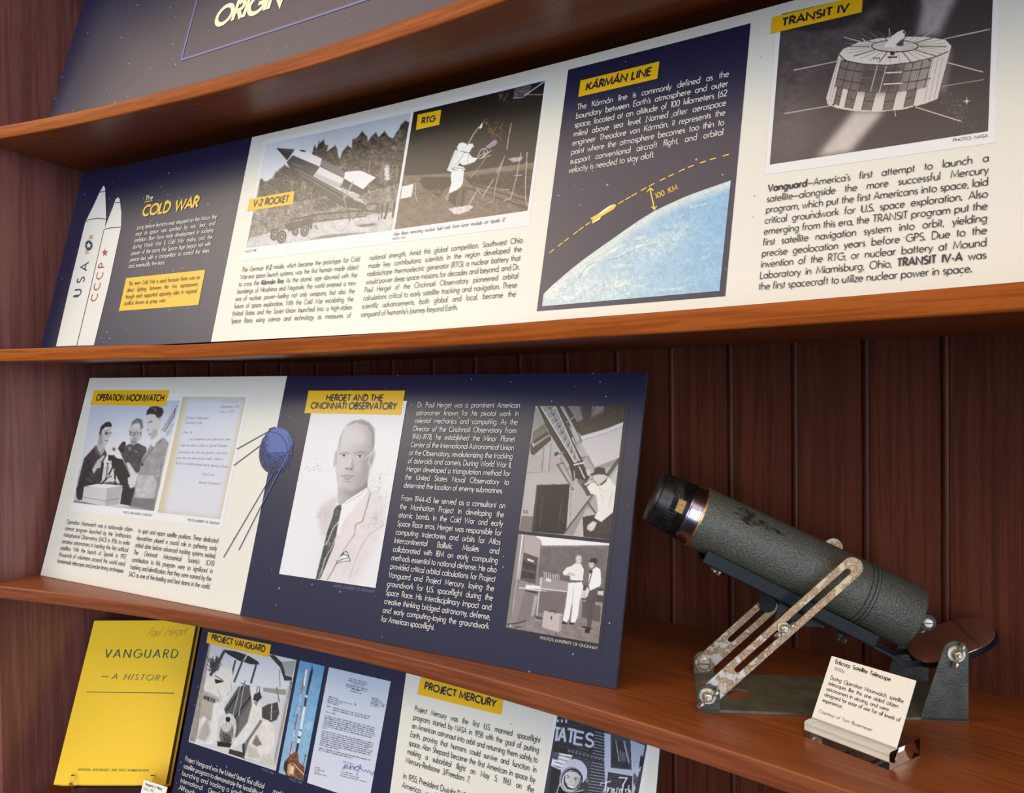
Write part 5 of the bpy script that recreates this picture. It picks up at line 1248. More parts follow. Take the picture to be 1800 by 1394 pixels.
# satellite picture and its story
plain(S1, r1, [(1365, 27), (1757, -66), (1749.3, 251), (1344.7, 307.5)], 'white_ink', 'photo_border')
photo(r1, S1, pic_satellite())
text_block(S1, r1, [(1674.8, 250.1), (1736.6, 241.5), (1675.4, 244.7), (1737, 236.2)], ['PHOTO: NASA'], 'dark_ink', 'photo_credit', wt=80)
label_strip(S1, r1, [(1358.2, 31), (1517.3, -8), (1515, 22.2), (1355.2, 60)], [([(1373.8, 47.4), (1492.8, 19.8), (1375.4, 34.6), (1494.4, 6.8)], 'TRANSIT IV', 170)], off=.0008)
text_block(S1, r1, [(1349.6, 337), (1738.8, 283.9), (1333.7, 510), (1733.8, 476.4)], ["**Vanguard**—America's first attempt to launch a", 'satellite—alongside the more successful Mercury', 'program, which put the first Americans into space, laid', 'critical groundwork for U.S. space exploration. Also', 'emerging from this era, the TRANSIT program put the', 'first satellite navigation system into orbit, yielding', 'precise geolocation years before GPS. Due to the', 'invention of the RTG, or nuclear battery at Mound', 'Laboratory in Miamisburg, Ohio, **TRANSIT IV-A** was', 'the first spacecraft to utilize nuclear power in space.'], 'dark_ink', last=.945, wt=78)

# --- title board on the upper shelf
S0 = Sheet((-1.2706, .8021, Z1 + .003), -.0638, .2897, .04, 1.4)
r0 = board(S0, 1.40, .305, [(1.40, 'navy_ink')], 'dark starry title board lettered ORIGIN, leaning on the upper shelf with orange edge')
mb = MB()
u0 = S0.uv([(318.9, 105.6)])[0]
for a, b_ in (((0, 0), (0, .215)), ((0, 0), (.76, 0)), ((.76, 0), (.76, .215)), ((0, .215), (.76, .215))):
    ribbon(mb, [u0 + np.linspace(0, 1, 2)[i] * (np.array(b_) - np.array(a)) + np.array(a) for i in (0, 1)] if a[0] == b_[0] else [u0 + np.array(a) + (np.array(b_) - np.array(a)) * f for f in np.linspace(0, 1, 24)], .0036, lambda V: S0.xyz(V, .0005))
mb.build('frame_line', 'blue_line', r0)
text_block(S0, r0, [(374.4, 47.8), (496, 8.3), (386, 15.2), (506.5, -25)], ['ORIGIN'], 'heading_cream', 'heading_text', wt=165, off=.0006, track=10)

# --- board on the third shelf: citizen sky watch and the portrait
S2 = Sheet((-1.3184, .8092, Z3 + .0005), -.0479, .2776)
r2 = board(S2, 1.0145, .3317, [(.4735, 'cream_ink'), (1.0145, 'navy_ink')], "cream and navy printed board with a bald man's portrait, left of the telescope", topfall=.0076)
plain(S2, r2, [(164, 691.2), (440.2, 692.3), (389.2, 928.2), (122.9, 898.2)], 'white_ink', 'photo_border')
photo(r2, S2, pic_three_men()); photo(r2, S2, pic_letter(), 'handwritten_letter')
ql = lambda s: P_(s) / 5.578 + (270, 680)
def hand(rows):
    mb = MB()
    for q, tx in rows:
        c_ = ql(q); up_ = np.array([5.0, -14.0]) * .2 * 1.55
        lettering(mb, S2, [c_[0], c_[1], c_[0] + up_, c_[1] + up_], [tx], wt=46, slant=.34, off=.0007)
    mb.build('handwriting', 'steel_blue' if False else 'rocket_navy', r2)
hand([('666,160 824,155', '1117 1 Ave'), ('655,208 842,204', 'Hamersburg, Ohio'), ('652,258 788,254', 'Nov 7, 1957')])
hand([('315,315 540,320', 'Cincinnati Observatory'), ('306,363 478,366', 'Cincinnati 8, Ohio'), ('288,455 380,458', 'Dear Sir:')])
hand([('342,525 752,527', 'I was wondering if you could tell me where'), ('250,585 722,590', 'I might be able to obtain a Sputnik timetable'), ('240,652 718,662', 'Concerning the time the Sputnik I will would'), ('226,706 680,722', 'pass over our area and be visible. Where in'), ('212,756 730,796', 'the sky it would be located and its direction of travel')])
hand([('465,868 602,874', 'Thank you,'), ('440,948 664,962', 'Kenneth Woodward Jr.')])
text_block(S2, r2, [(217.2, 902.3), (267.6, 907.9), (218, 898.8), (268.4, 904.3)], ['PHOTO: OHIO HISTORY CONNECTION'], 'dark_ink', 'photo_credit', wt=80)
text_block(S2, r2, [(330.2, 916), (386, 922.6), (331, 911.8), (387, 918.4)], ['PHOTO: UNIVERSITY OF CINCINNATI'], 'dark_ink', 'photo_credit', wt=80)
label_strip(S2, r2, [(165.9, 686.2), (298.2, 686.2), (291.8, 713.6), (159.4, 711.7)], [([(169.1, 703.9), (288.5, 705), (171.4, 694), (291, 694.9)], 'OPERATION MOONWATCH', 170)])
text_block(S2, r2, [(117.1, 920.2), (233.3, 934.4), (101, 989.3), (217.2, 1007)], ['Operation Moonwatch was a nationwide citizen', 'science program launched by the Smithsonian', 'Astrophysical Observatory (SAO) in 1956 to enlist', 'amateur astronomers in tracking the first artificial', 'satellites. With the launch of Sputnik in 1957,', 'thousands of volunteers around the world used', 'homemade telescopes and precise timing techniques'], 'dark_ink', wt=78)
text_block(S2, r2, [(243, 936.3), (383.8, 954.7), (226.2, 1012.8), (368.9, 1035.4)], ['to spot and report satellite positions. These dedicated', 'skywatchers played a crucial role in gathering early', 'orbital data before advanced tracking systems existed.', "The Cincinnati Astronomical Society's (CAS)", 'contributions to this program were so significant in', 'tracking and identification, that they were named by the', 'SAO as one of the leading and best teams in the world.'], 'dark_ink', wt=78)
# the drawn artificial moon
cs = lambda s: P_(s) / 5.163 + (390, 730)
mb = MB()
add_poly(mb, S2, cs('500,112 540,112 590,135 625,175 645,225 650,270 640,330 620,380 590,440 550,490 500,520 440,525 400,510 365,470 345,420 338,370 342,310 355,260 375,215 400,175 440,135'), .0004, 1)
add_poly(mb, S2, cs('500,114 540,114 590,138 624,178 643,226 648,268 620,300 600,340 560,365 520,380 480,385 440,360 410,320 400,270 395,220 420,170 450,135'), .0006, 0)
for i in range(900):
    a = RNG.random() * 2 * PI; rr_ = 1 - abs(RNG.normal()) * .26
    x, y = 495 + 153 * rr_ * math.cos(a), 320 + 204 * rr_ * math.sin(a)
    inside = (x - 520) * .5 + (y - 330) > -20 or x < 420
    y2 = (y - 250) / 170; 
    mi_ = 1 if RNG.random() < .5 + .0 * y2 else 0
    if (y > 340 or x < 430 or x > 600): 
        if y > 440: mi_ = 1 if RNG.random() < .8 else 0
        add_poly(mb, S2, np.array([(x, y), (x + 5, y + 1), (x + 4, y + 7), (x - 1, y + 6)]) / 5.163 + (390, 730), .0008, mi_)
for i in range(500):
    y = 330 + abs(RNG.normal()) * 60; x = 400 + RNG.random() * 210
    add_poly(mb, S2, np.array([(x, y), (x + 5, y + 1), (x + 4, y + 7), (x - 1, y + 6)]) / 5.163 + (390, 730), .0009, 0 if RNG.random() < .65 else 1)
add_line(mb, S2, cs('440,150 500,160 550,195 585,250 600,330 615,340'), .0012, .0010, 1)
for q, w_ in (('440,140 140,308', .0016), ('350,278 110,458', .0016)): add_line(mb, S2, cs(q), w_, .0008, 1)
add_line(mb, S2, cs('430,130 490,112'), .003, .0008, 1)
for a, b_, c_ in (('465,530', '392,655', '20,1290'), ('615,335', '352,842', '158,1225')):
    add_line(mb, S2, cs(a + ' ' + b_), .0016, .0010, 0); add_line(mb, S2, cs(b_ + ' ' + c_), .0016, .0010, 1)
mb.build('artificial_moon_drawing', ['steel_blue', 'rocket_navy'], r2)
# portrait
photo(r2, S2, pic_portrait())
label_strip(S2, r2, [(543, 686.9), (712.6, 686.9), (705.6, 729.8), (535.7, 726.5)], [([(573, 704.3), (673.6, 704.9), (575.2, 694.4), (675.8, 695)], 'HERGET AND THE', 170), ([(546.3, 718.2), (697.4, 719.9), (548.6, 708), (699.8, 709.7)], 'CINCINNATI OBSERVATORY', 170)])
text_block(S2, r2, [(586.8, 1032.2), (658.5, 1042.1), (587.6, 1027.8), (659.4, 1037.7)], ['PHOTO: UNIVERSITY OF CINCINNATI'], 'caption_blue', 'photo_credit', wt=75)
text_block(S2, r2, [(734, 716.1), (914.6, 717), (709.9, 857.1), (892.9, 868)], ['Dr. Paul Herget was a prominent American', 'astronomer known for his pivotal work in', 'celestial mechanics and computing. As the', 'Director of the Cincinnati Observatory from', '1946-1978, he established the Minor Planet', 'Center of the International Astronomical Union', 'at the Observatory, revolutionizing the tracking', 'of asteroids and comets. During World War II,', 'Herget developed a triangulation method for', 'the United States Naval Observatory to', 'determine the location of enemy submarines.'], 'cream_text', last=.955, wt=76)
text_block(S2, r2, [(705.8, 880), (888.8, 893.7), (670.4, 1092.2), (857.6, 1123)], ['From 1944-45 he served as a consultant on', 'the Manhattan Project in developing the', 'atomic bomb. In the Cold War and early', 'Space Race eras, Herget was responsible for', 'computing trajectories and orbits for Atlas', 'Intercontinental Ballistic Missiles and', 'collaborated with IBM on early computing', 'methods essential to national defense. He also', 'provided critical orbital calculations for Project', 'Vanguard and Project Mercury, laying the', 'groundwork for U.S. spaceflight during the', 'Space Race. His interdisciplinary impact and', 'creative thinking bridged astronomy, defense,', 'and early computing–laying the groundwork', 'for American spaceflight.'], 'cream_text', last=.52, wt=76)
plain(S2, r2, [(939.6, 708.6), (1107, 708.6), (1056, 1150), (884.6, 1116)], 'dark_ink', 'photo_border')
photo(r2, S2, pic_observer()); photo(r2, S2, pic_machine_room())
text_block(S2, r2, [(950, 1123.2), (1050.7, 1142), (950.6, 1118.6), (1051.3, 1137.4)], ['PHOTOS: UNIVERSITY OF CINCINNATI'], 'cream_text', 'photo_credit', wt=75)

# --- board on the lowest shelf
S3 = Sheet((-1.2895, .7936, Z4 + .0005), -.064, .2456)
S3.B0 = np.array([AX + 2.85 * math.sin(-.1441), AY + 2.85 * math.cos(-.1441), Z4 + .0005])
u_b = float(S3.uv([(700, 1286)])[0][0]); u_r = float(S3.uv([(1156.5, 1354)])[0][0]); u_l = float(S3.uv([(331, 1237)])[0][0]); vtop = float(S3.uv([(600, 1128)])[0][1])
S3.B0 = S3.B0 + S3.e * u_l; u_b -= u_l; u_r -= u_l
r3 = board(S3, u_r, vtop, [(u_b, 'navy_ink'), (u_r, 'cream_ink')], 'navy and cream printed board with astronaut picture, below the third shelf')
photo(r3, S3, pic_white_suits()); photo(r3, S3, pic_launch()); photo(r3, S3, pic_typed(), 'typed_letter')
label_strip(S3, r3, [(366.5, 1111), (477.3, 1133.2), (473.1, 1155.3), (363.5, 1130.1)], [([(371.9, 1125), (466.8, 1146), (373.4, 1115.6), (468.3, 1136.4)], 'PROJECT VANGUARD', 170)])
text_block(S3, r3, [(461, 1353.8), (482.5, 1361.3), (461.8, 1350.2), (483.3, 1357.7)], ['PHOTO: NASA'], 'caption_blue', 'photo_credit', wt=75)
text_block(S3, r3, [(509.3, 1371), (531.7, 1378.4), (510, 1367), (532.4, 1374.4)], ['PHOTO: NASA'], 'caption_blue', 'photo_credit', wt=75)
text_block(S3, r3, [(325.7, 1336.8), (464.5, 1386.3), (314.7, 1387.5), (453.5, 1438.3)], ["Project Vanguard was the United States' first official", 'satellite program to demonstrate the feasibility of', 'launching and tracking a satellite for the', 'International Geophysical Year.', 'Although'], 'cream_text', wt=78, frac={4: .3, 3: .85})
text_block(S3, r3, [(480, 1393.5), (506, 1402.5), (482, 1386), (508, 1395)], ['marking'], 'cream_text', wt=78)
label_strip(S3, r3, [(740.9, 1188), (886.5, 1224.5), (882, 1257), (734.1, 1220.4)], [([(746, 1210.7), (872.4, 1243), (748, 1199.6), (874.4, 1231.6)], 'PROJECT MERCURY', 170)])
text_block(S3, r3, [(729, 1249.5), (950, 1306.5), (713.4, 1340), (936.6, 1411)], ['Project Mercury was the first U.S. manned spaceflight', 'program, started by NASA in 1958 with the goal of putting', 'an American astronaut into orbit and returning them safely to', 'Earth, proving that humans could survive and function in', 'space. Alan Shepard became the first American in space by', 'making a suborbital flight on May 5, 1961 on the', 'Mercury-Redstone 3/Freedom 7.'], 'dark_ink', last=.53, wt=78)
text_block(S3, r3, [(708.9, 1368), (932, 1442), (706.5, 1384), (930, 1459)], ['In 1955, President Dwight D. Eisenhower announced that', 'America would launch a satellite during the'], 'dark_ink', wt=78)
plain(S3, r3, [(978, 1225), (1149.5, 1270), (1120, 1470), (950, 1416)], 'white_ink', 'photo_border')
photo(r3, S3, pic_capsule())

# ------------------------------------------------------------------ the satellite telescope, built in millimetres from its front left foot
T0 = on_z((1228, 1252), Z3); T1 = on_z((1703, 1270), Z3)
TE = (T1 - T0) / np.linalg.norm(T1 - T0); TN = np.array([-TE[1], TE[0], 0])
tel = thing('telescope', tuple(T0 + (0, 0, .0003)), 'old grey satellite telescope tilted on a metal stand with rusty slotted arms', 'telescope', math.atan2(TE[1], TE[0]))
mm = .001
def tloc(px, n):
    """pixel -> (s, z) in millimetres on the plane n metres behind the stand's front"""
    d = ray([px])[0]; t = ((T0 - CAM) @ TN + n) / (d @ TN); Q = CAM + d * t - T0
    return np.array([Q @ TE, Q[2]]) * 1000
def extr(mb, poly, n0, n1, mi=0):
    """(s, z) outline pushed from n0 to n1"""
    p = [(float(a), float(b)) for a, b in poly]
    ar = sum(p[i][0] * p[(i + 1) % len(p)][1] - p[(i + 1) % len(p)][0] * p[i][1] for i in range(len(p)))
    if ar < 0: p = p[::-1]
    k = len(p)
    V = [(a * mm, n0 * mm, b * mm) for a, b in p] + [(a * mm, n1 * mm, b * mm) for a, b in p]
    mb.add(V, [tuple(range(k)), tuple(range(2 * k - 1, k - 1, -1))] + [(i, i + k, (i + 1) % k + k, (i + 1) % k) for i in range(k)], mi)
def arcp(cx, cy, r_, a0, a1, n=12):
    return [(cx + r_ * math.cos(math.radians(a0 + (a1 - a0) * i / n)), cy + r_ * math.sin(math.radians(a0 + (a1 - a0) * i / n))) for i in range(n + 1)]
def lathe(mb, prof, org, ax, mi=0, seg=48, up=(0, 1, 0), cap=True):
    """prof: (x along axis, radius) mm"""
    ax = np.array(ax, float); ax /= np.linalg.norm(ax); up = np.array(up, float)
    if abs(ax @ up) > .9: up = np.array([0, 0, 1.])
    b1 = np.cross(ax, up); b1 /= np.linalg.norm(b1); b2 = np.cross(ax, b1)
    V = []; n = len(prof)
    for x, r_ in prof:
        for q in range(seg):
            a = 2 * PI * q / seg; V.append((np.array(org) + ax * x + (b1 * math.cos(a) + b2 * math.sin(a)) * r_) * mm)
    F = []
    for i in range(n - 1):
        for q in range(seg):
            q2 = (q + 1) % seg; F.append((i * seg + q, i * seg + q2, (i + 1) * seg + q2, (i + 1) * seg + q))
    if cap: F += [tuple(reversed(range(seg))), tuple((n - 1) * seg + q for q in range(seg))]
    mb.add(V, F, mi)
def disc(name, mname, s, n0, z, r_, h, parent=None, bevel=.3, dirn=-1):
    mb = MB(); lathe(mb, [(0, r_), (h - bevel, r_), (h, r_ - bevel)], (s, n0, z), (0, dirn, 0), seg=32); return mb.build(name, mname, parent or tel, smooth=True, auto=.5)
# base plate with its round hole
hole = None
d_ = ray([(1299, 1219)])[0]; Q = CAM + d_ * ((T0[2] + .0026 - EYE) / d_[2]) - T0; hs, hn = Q @ TE * 1000, Q @ TN * 1000
mb = MB(); NS = 32; hr = 12.0; h = 20.0
ang = [2 * PI * q / NS + PI / 4 for q in range(NS)]
cir = [(hs + hr * math.cos(a), hn + hr * math.sin(a)) for a in ang]
sq = []
for a in ang:
    c_, s_ = math.cos(a), math.sin(a); m_ = max(abs(c_), abs(s_)); sq.append((hs + h * c_ / m_, hn + h * s_ / m_))
V = [(x * mm, y * mm, 2.6 * mm) for x, y in cir + sq] + [(x * mm, y * mm, 0) for x, y in cir + sq]
F = []
for q in range(NS):
    a, b_ = q, (q + 1) % NS
    F += [(a, a + NS, b_ + NS, b_), (a + 2 * NS, b_ + 2 * NS, b_ + 3 * NS, a + 3 * NS), (a, b_, b_ + 2 * NS, a + 2 * NS)]
mb.add(V, F)
def plate(pts):
    k = len(pts); mb.add([(x * mm, y * mm, 2.6 * mm) for x, y in pts] + [(x * mm, y * mm, 0) for x, y in pts], [tuple(range(k)), tuple(range(2 * k - 1, k - 1, -1))] + [(i, i + k, (i + 1) % k + k, (i + 1) % k) for i in range(k)])
x0, x1, y0, y1 = hs - h, hs + h, hn - h, hn + h
plate([(0, 0), (x0, 0), (x0, 97), (4, 97)]); plate([(x1, 0), (232.5, 0), (232.5, 97), (x1, 97)])
plate([(x0, 0), (x1, 0), (x1, y0), (x0, y0)]); plate([(x0, y1), (x1, y1), (x1, 97), (x0, 97)])
mb.build('base_plate', 'olive_grey', tel)
for nm, n0, s0, mname in (('foot_ear', 0, 9, 'dark_grey'), ('foot_ear', 95, 14, 'olive_grey')):
    mb = MB(); extr(mb, [(s0 - 10, 0), (s0 + 10.2, 0)] + arcp(s0, 15, 10.2, 0, 180), n0, n0 + 2); mb.build(nm, mname, tel, bevel=.0004)
for n0, mname in ((0, 'dark_grey'), (95, 'dark_grey')):
    mb = MB(); extr(mb, [(191.5, 0), (232.5, 0), (232.8, 58)] + arcp(222, 60.5, 10.8, 0, 165), n0, n0 + 2.2); mb.build('pivot_bracket', mname, tel, bevel=.0004)
# slotted arms
def arm(s0, z0, n0):
    c0 = np.array([s0, z0]); c1 = c0 + (127.5, 120.5); u = (c1 - c0) / np.linalg.norm(c1 - c0); v = np.array([-u[1], u[0]])
    def stadium(a, b_, r_, n=14):
        P = []
        for q in range(n + 1): t_ = -PI / 2 + PI * q / n; P.append(b_ + r_ * (u * math.cos(t_) + v * math.sin(t_)))
        for q in range(n + 1): t_ = PI / 2 + PI * q / n; P.append(a + r_ * (u * math.cos(t_) + v * math.sin(t_)))
        return P
    out = stadium(c0, c1, 9.2); inn = stadium(c0 + u * 37, c1 - u * 6, 2.9); k = len(out)
    V = [(p[0] * mm, n_ * mm, p[1] * mm) for n_ in (n0, n0 + 1.8) for p in out + inn]
    F = []
    for q in range(k):
        a, b_ = q, (q + 1) % k
        F += [(a, b_, b_ + k, a + k), (a + 2 * k, a + 3 * k, b_ + 3 * k, b_ + 2 * k), (a, a + 2 * k, b_ + 2 * k, b_), (a + k, b_ + k, b_ + 3 * k, a + 3 * k)]
    mb = MB(); mb.add(V, F); return mb.build('slotted_arm', 'rusty_zinc', tel, bevel=.0003)
tag(arm(8.7, 13.6, 3.0), 'rusty front slotted arm'); tag(arm(14.2, 13.6, 92.4), 'rusty rear slotted arm')
# tube
A0 = np.array([5., 48.5, 171.]); AXT = np.array([.905, 0, -.4254]); PERP = np.array([.4254, 0, .905])
def along(x, d=0., n=48.5): return np.array([A0[0], n, A0[2]]) + AXT * x + np.array([PERP[0], 0, PERP[2]]) * d
mb = MB(); lathe(mb, [(0, 27), (0, 30), (162, 30), (162.4, 29.2), (163.2, 29.2), (163.5, 31), (165.6, 31), (165.9, 29.5), (167.2, 29.5), (167.5, 31), (169.6, 31), (169.9, 29.2), (170.7, 29.2), (171, 30), (213, 30), (216, 28.8), (217.5, 26)], A0, AXT, seg=72); mb.build('tube', 'hammer_grey', tel, smooth=True, auto=.5)
# eyepiece
eye = MB(); lathe(eye, [(-34, 24), (-34, 26.6), (-22.5, 27.2), (-22.5, 25)], A0, AXT, seg=64); eye = eye.build('eyepiece', 'black_enamel', tel, smooth=True, auto=.4)
def ring(name, prof, mname, seg=64): 
    m_ = MB(); lathe(m_, prof, A0, AXT, seg=seg); return m_.build(name, mname, eye, smooth=True, auto=.4)
ring('brass_ring', [(-1.6, 27), (-1.6, 30.4), (.6, 30.4), (.6, 27)], 'brass')
ring('silver_ring', [(-14.5, 26), (-14.5, 28.6), (-13, 28.9), (-12.5, 28.2), (-3, 28.4), (-2.6, 29.4), (-1.6, 29.4), (-1.6, 26)], 'silver')
th_p = [(-22.5, 25)]
for q in range(6): th_p += [(-22.3 + q * 1.3, 26.2), (-21.8 + q * 1.3, 27.2), (-21.4 + q * 1.3, 27.2), (-21.1 + q * 1.3, 26.2)]
ring('thread_ring', th_p + [(-14.4, 25)], 'black_enamel')
# knurled grip: raised diamonds
m_ = MB(); NSG = 96; V = []; F = []
b1 = np.cross(AXT, (0, 1, 0)); b2 = np.cross(AXT, b1)
for i in range(9):
    for q in range(NSG):
        a = 2 * PI * (q + .5 * (i % 2)) / NSG; r_ = 27.2 + (.55 if (i + q) % 2 else 0.)
        if i in (0, 8): r_ = 26.6
        V.append((A0 + AXT * (-31.5 + i * .95) + (b1 * math.cos(a) + b2 * math.sin(a)) * r_) * mm)
for i in range(8):
    for q in range(NSG):
        q2 = (q + 1) % NSG; F.append((i * NSG + q, i * NSG + q2, (i + 1) * NSG + q2, (i + 1) * NSG + q))
m_.add(V, F); m_.build('knurled_grip', 'black_enamel', eye)
ring('front_ring', [(-46, 21), (-46.5, 23.5), (-44.5, 25.4), (-43.6, 25.4), (-43.2, 24.8), (-42.6, 25.8), (-34, 26.8), (-34, 22)], 'black_enamel')
m_ = MB(); lathe(m_, [(-43, .5), (-43.6, 10), (-43.2, 20), (-42, 22)], A0, AXT, seg=48); m_.build('lens', 'dark_lens', eye, smooth=True)
def patch(name, x0, x1, a0, a1, r_, mname, par):
    m_ = MB(); V = []; n = 8
    for i in range(n + 1):
        a = math.radians(a0 + (a1 - a0) * i / n)
        for x in (x0, x1): V.append((A0 + AXT * x + (PERP * math.cos(a) + np.array([0, -1, 0]) * math.sin(a)) * r_) * mm)
    m_.add(V, [(2 * i, 2 * i + 1, 2 * i + 3, 2 * i + 2) for i in range(n)]); return m_.build(name, mname, par)
patch('tape_patch', -26, -18.5, 66, 92, 27.6, 'tape', eye)
# dark stain where the paint is worn, on top of the tube
noisy('paint_wear', srgb(30, 26, 18), srgb(72, 70, 60), 200, .6, .1, .3, lo=.42, hi=.62)
m_ = MB(); V = []; F = []
cen = (46., 42.); nA, nR = 40, 6
for i in range(nA):
    a = 2 * PI * i / nA; rr_ = (1 + .35 * math.sin(3 * a + 1) + .2 * math.sin(7 * a) + .12 * math.sin(13 * a + 2))
    for j in range(nR + 1):
        x = cen[0] + 20 * rr_ * math.cos(a) * j / nR + 6 * math.sin(a) * j / nR; b_ = math.radians(cen[1] + 13 * rr_ * math.sin(a) * j / nR)
        V.append((A0 + AXT * x + (PERP * math.cos(b_) + np.array([0, -1, 0]) * math.sin(b_)) * 30.08) * mm)
for i in range(nA):
    for j in range(nR):
        i2 = (i + 1) % nA; F.append((i * (nR + 1) + j, i2 * (nR + 1) + j, i2 * (nR + 1) + j + 1, i * (nR + 1) + j + 1))
m_.add(V, F); m_.build('worn_paint_patch', 'paint_wear', tel, smooth=True)
# cradle: a channel under the tube, a cross strap with tabs down to the arms
def sz(x, d): 
    q = along(x, d); return (q[0], q[2])
mb = MB()
for n0, n1 in ((24, 26.2), (70.8, 73)): extr(mb, [sz(18, -22.0), sz(190, -26.5), sz(190, -38.5), sz(18, -35)], n0, n1)
extr(mb, [sz(18, -33), sz(190, -36.5), sz(190, -38.5), sz(18, -35)], 24, 73)
mb.build('cradle_channel', 'blue_black', tel, bevel=.0005)
for n0, n1 in ((5.4, 7.4), (89.6, 91.6)):
    mb = MB(); bx, bz = 76.8, 76.6
    extr(mb, [sz(92, -36), sz(136, -37.8)] + [(bx + 9.5, bz + 2)] + arcp(bx, bz, 8.6, 0, -150, 10) + [(bx - 9, bz + 6)], n0, n1); mb.build('cradle_tab', 'blue_black', tel, bevel=.0004)
mb = MB(); extr(mb, [sz(92, -35.2), sz(136, -37), sz(136, -39.4), sz(92, -37.6)], 5.4, 91.6); mb.build('cross_strap', 'blue_black', tel, bevel=.0004)
# wing nuts
def wing(s, n, z, ang, mname='zinc', dirv=(0, -1, 0), sc=1.0, name='wing_nut'):
    mb = MB(); dv = np.array(dirv, float); dv /= np.linalg.norm(dv)
    lathe(mb, [(0, 5 * sc), (3 * sc, 4.6 * sc), (5.4 * sc, 3.4 * sc)], (s, n, z), dv, seg=20, up=(0, 0, 1) if abs(dv[2]) < .8 else (1, 0, 0))
    lathe(mb, [(5 * sc, 2.2 * sc), (8.5 * sc, 2.2 * sc), (9 * sc, 1.7 * sc)], (s, n, z), dv, seg=16, up=(0, 0, 1) if abs(dv[2]) < .8 else (1, 0, 0))
    ref = np.array([1., 0, 0]) if abs(dv[0]) < .6 else np.array([0, 1., 0])
    e1 = np.cross(dv, np.cross(ref, dv)); e1 /= np.linalg.norm(e1); e2 = np.cross(dv, e1)
    for sg in (1, -1):
        w1 = (e1 * math.cos(math.radians(ang)) + e2 * math.sin(math.radians(ang))) * sg; w2 = np.cross(dv, w1)
        out = []
        for q in range(15):
            t_ = q / 14 * PI * 1.25 - .35
            out.append((8.6 + 4.6 * math.cos(t_ - .5), 4.4 + 4.4 * math.sin(t_ - .5)))
        out = [(2.8, .6), (6.5, .4)] + out + [(3.0, 4.4)]
        k = len(out); c_ = np.array([s, n, z])
        V = [(c_ + (w1 * a + dv * b_ + w2 * h_) * sc) * mm for h_ in (-1.1, 1.1) for a, b_ in out]
        mb.add(V, [tuple(range(k)), tuple(range(2 * k - 1, k - 1, -1))] + [(i, i + k, (i + 1) % k + k, (i + 1) % k) for i in range(k)])
    return mb.build(name, mname, tel, bevel=.0004)
fb = tloc((1244, 1225), 0.); rb = tloc((1681, 1150), 0.); sb = tloc((1378, 1105), .003)
disc('washer', 'zinc', fb[0], 0, fb[1] + .5, 7.6, 1.0); wing(fb[0], -1, fb[1] + .5, 40)
disc('washer', 'zinc', rb[0], 0, rb[1], 7.6, 1.0); wing(rb[0], -1, rb[1], 70, sc=.95)
disc('washer', 'zinc', sb[0], 3.0, sb[1], 6.0, .9); wing(sb[0], 2.1, sb[1], 36, sc=.85)
for n_, (s_, z_) in ((92.4, (14.2, 13.6)),):
    mb = MB(); lathe(mb, [(0, 6.6), (1.2, 6.4), (1.9, 5.2)], (s_, n_, z_), (0, -1, 0), seg=28); sc_ = mb.build('slotted_screw', 'zinc', tel, smooth=True, auto=.5); mb = MB(); mb.box(((s_ - 5) * mm, (n_ - 2.0) * mm, (z_ - .5) * mm), ((s_ + 5) * mm, (n_ - 1.7) * mm, (z_ + .5) * mm)); mb.build('screw_slot', 'black_enamel', sc_)
for px, n_ in (((1258, 1008), .030), ((1478, 1128), .030)):
    q = tloc(px, n_); dn_ = -PERP
    base = np.array([q[0], n_ * 1000 + 6, q[1]]) + PERP * 6
    wing(base[0], base[1], base[2], 75, 'zinc' if px[0] < 1300 else 'dark_grey', dirv=(dn_[0], 0, dn_[2]), sc=.8)
# mirror at the low end: an oval plate that pivots between the brackets
MC = np.array([235.5, 48.5, 57.5]); D1 = np.array([.925, 0, .38]); D1 /= np.linalg.norm(D1); D2 = np.array([0, 1., .10]); D2 /= np.linalg.norm(D2); DN = np.cross(D1, D2); DN /= np.linalg.norm(DN)
if DN[2] < 0: DN = -DN
def oval(a, b_, h0, h1, mname, name, nn=56):
    mb = MB(); V = []
    for h_ in (h0, h1):
        for q in range(nn):
            t_ = 2 * PI * q / nn; x = a * np.sign(math.cos(t_)) * abs(math.cos(t_)) ** .8; y = b_ * np.sign(math.sin(t_)) * abs(math.sin(t_)) ** .8
            V.append((MC + D1 * x + D2 * y + DN * h_) * mm)
    mb.add(V, [tuple(reversed(range(nn))), tuple(range(nn, 2 * nn))] + [(q, (q + 1) % nn, (q + 1) % nn + nn, q + nn) for q in range(nn)])
    return mb.build(name, mname, tel, bevel=.0004)
oval(39.5, 34, -5, -.4, 'blue_black', 'mirror_cell'); oval(38.5, 33, -.4, 1.2, 'mirror_face', 'mirror')
mb = MB(); e_ = sz(186, -37.5)
for n0 in (30, 64): extr(mb, [sz(176, -36.5), sz(190, -37), (190, 42), (212, 44), (224, 49), (222, 44), (208, 38.5), (186, 36), (176, 46), sz(176, -39.5)], n0, n0 + 2.4)
mb.build('mirror_strap', 'blue_black', tel, bevel=.0004)
for n_ in (2.2, 88.0):
    mb = MB(); lathe(mb, [(0, 3.4), (6.8, 3.4)], (222, n_, 60.5), (0, 1, 0), seg=16); mb.build('pivot_bolt', 'zinc', tel, smooth=True, auto=.5)
q = tloc((1632, 1096), .020)
mb = MB(); extr(mb, arcp(q[0], q[1], 7.6, 40, 320, 18) + [along(214, -10)[[0, 2]], along(206, 4)[[0, 2]]] if False else arcp(q[0], q[1], 7.8, 0, 345, 24), 21, 36); mb.build('end_lug', 'black_enamel', tel, bevel=.0006)
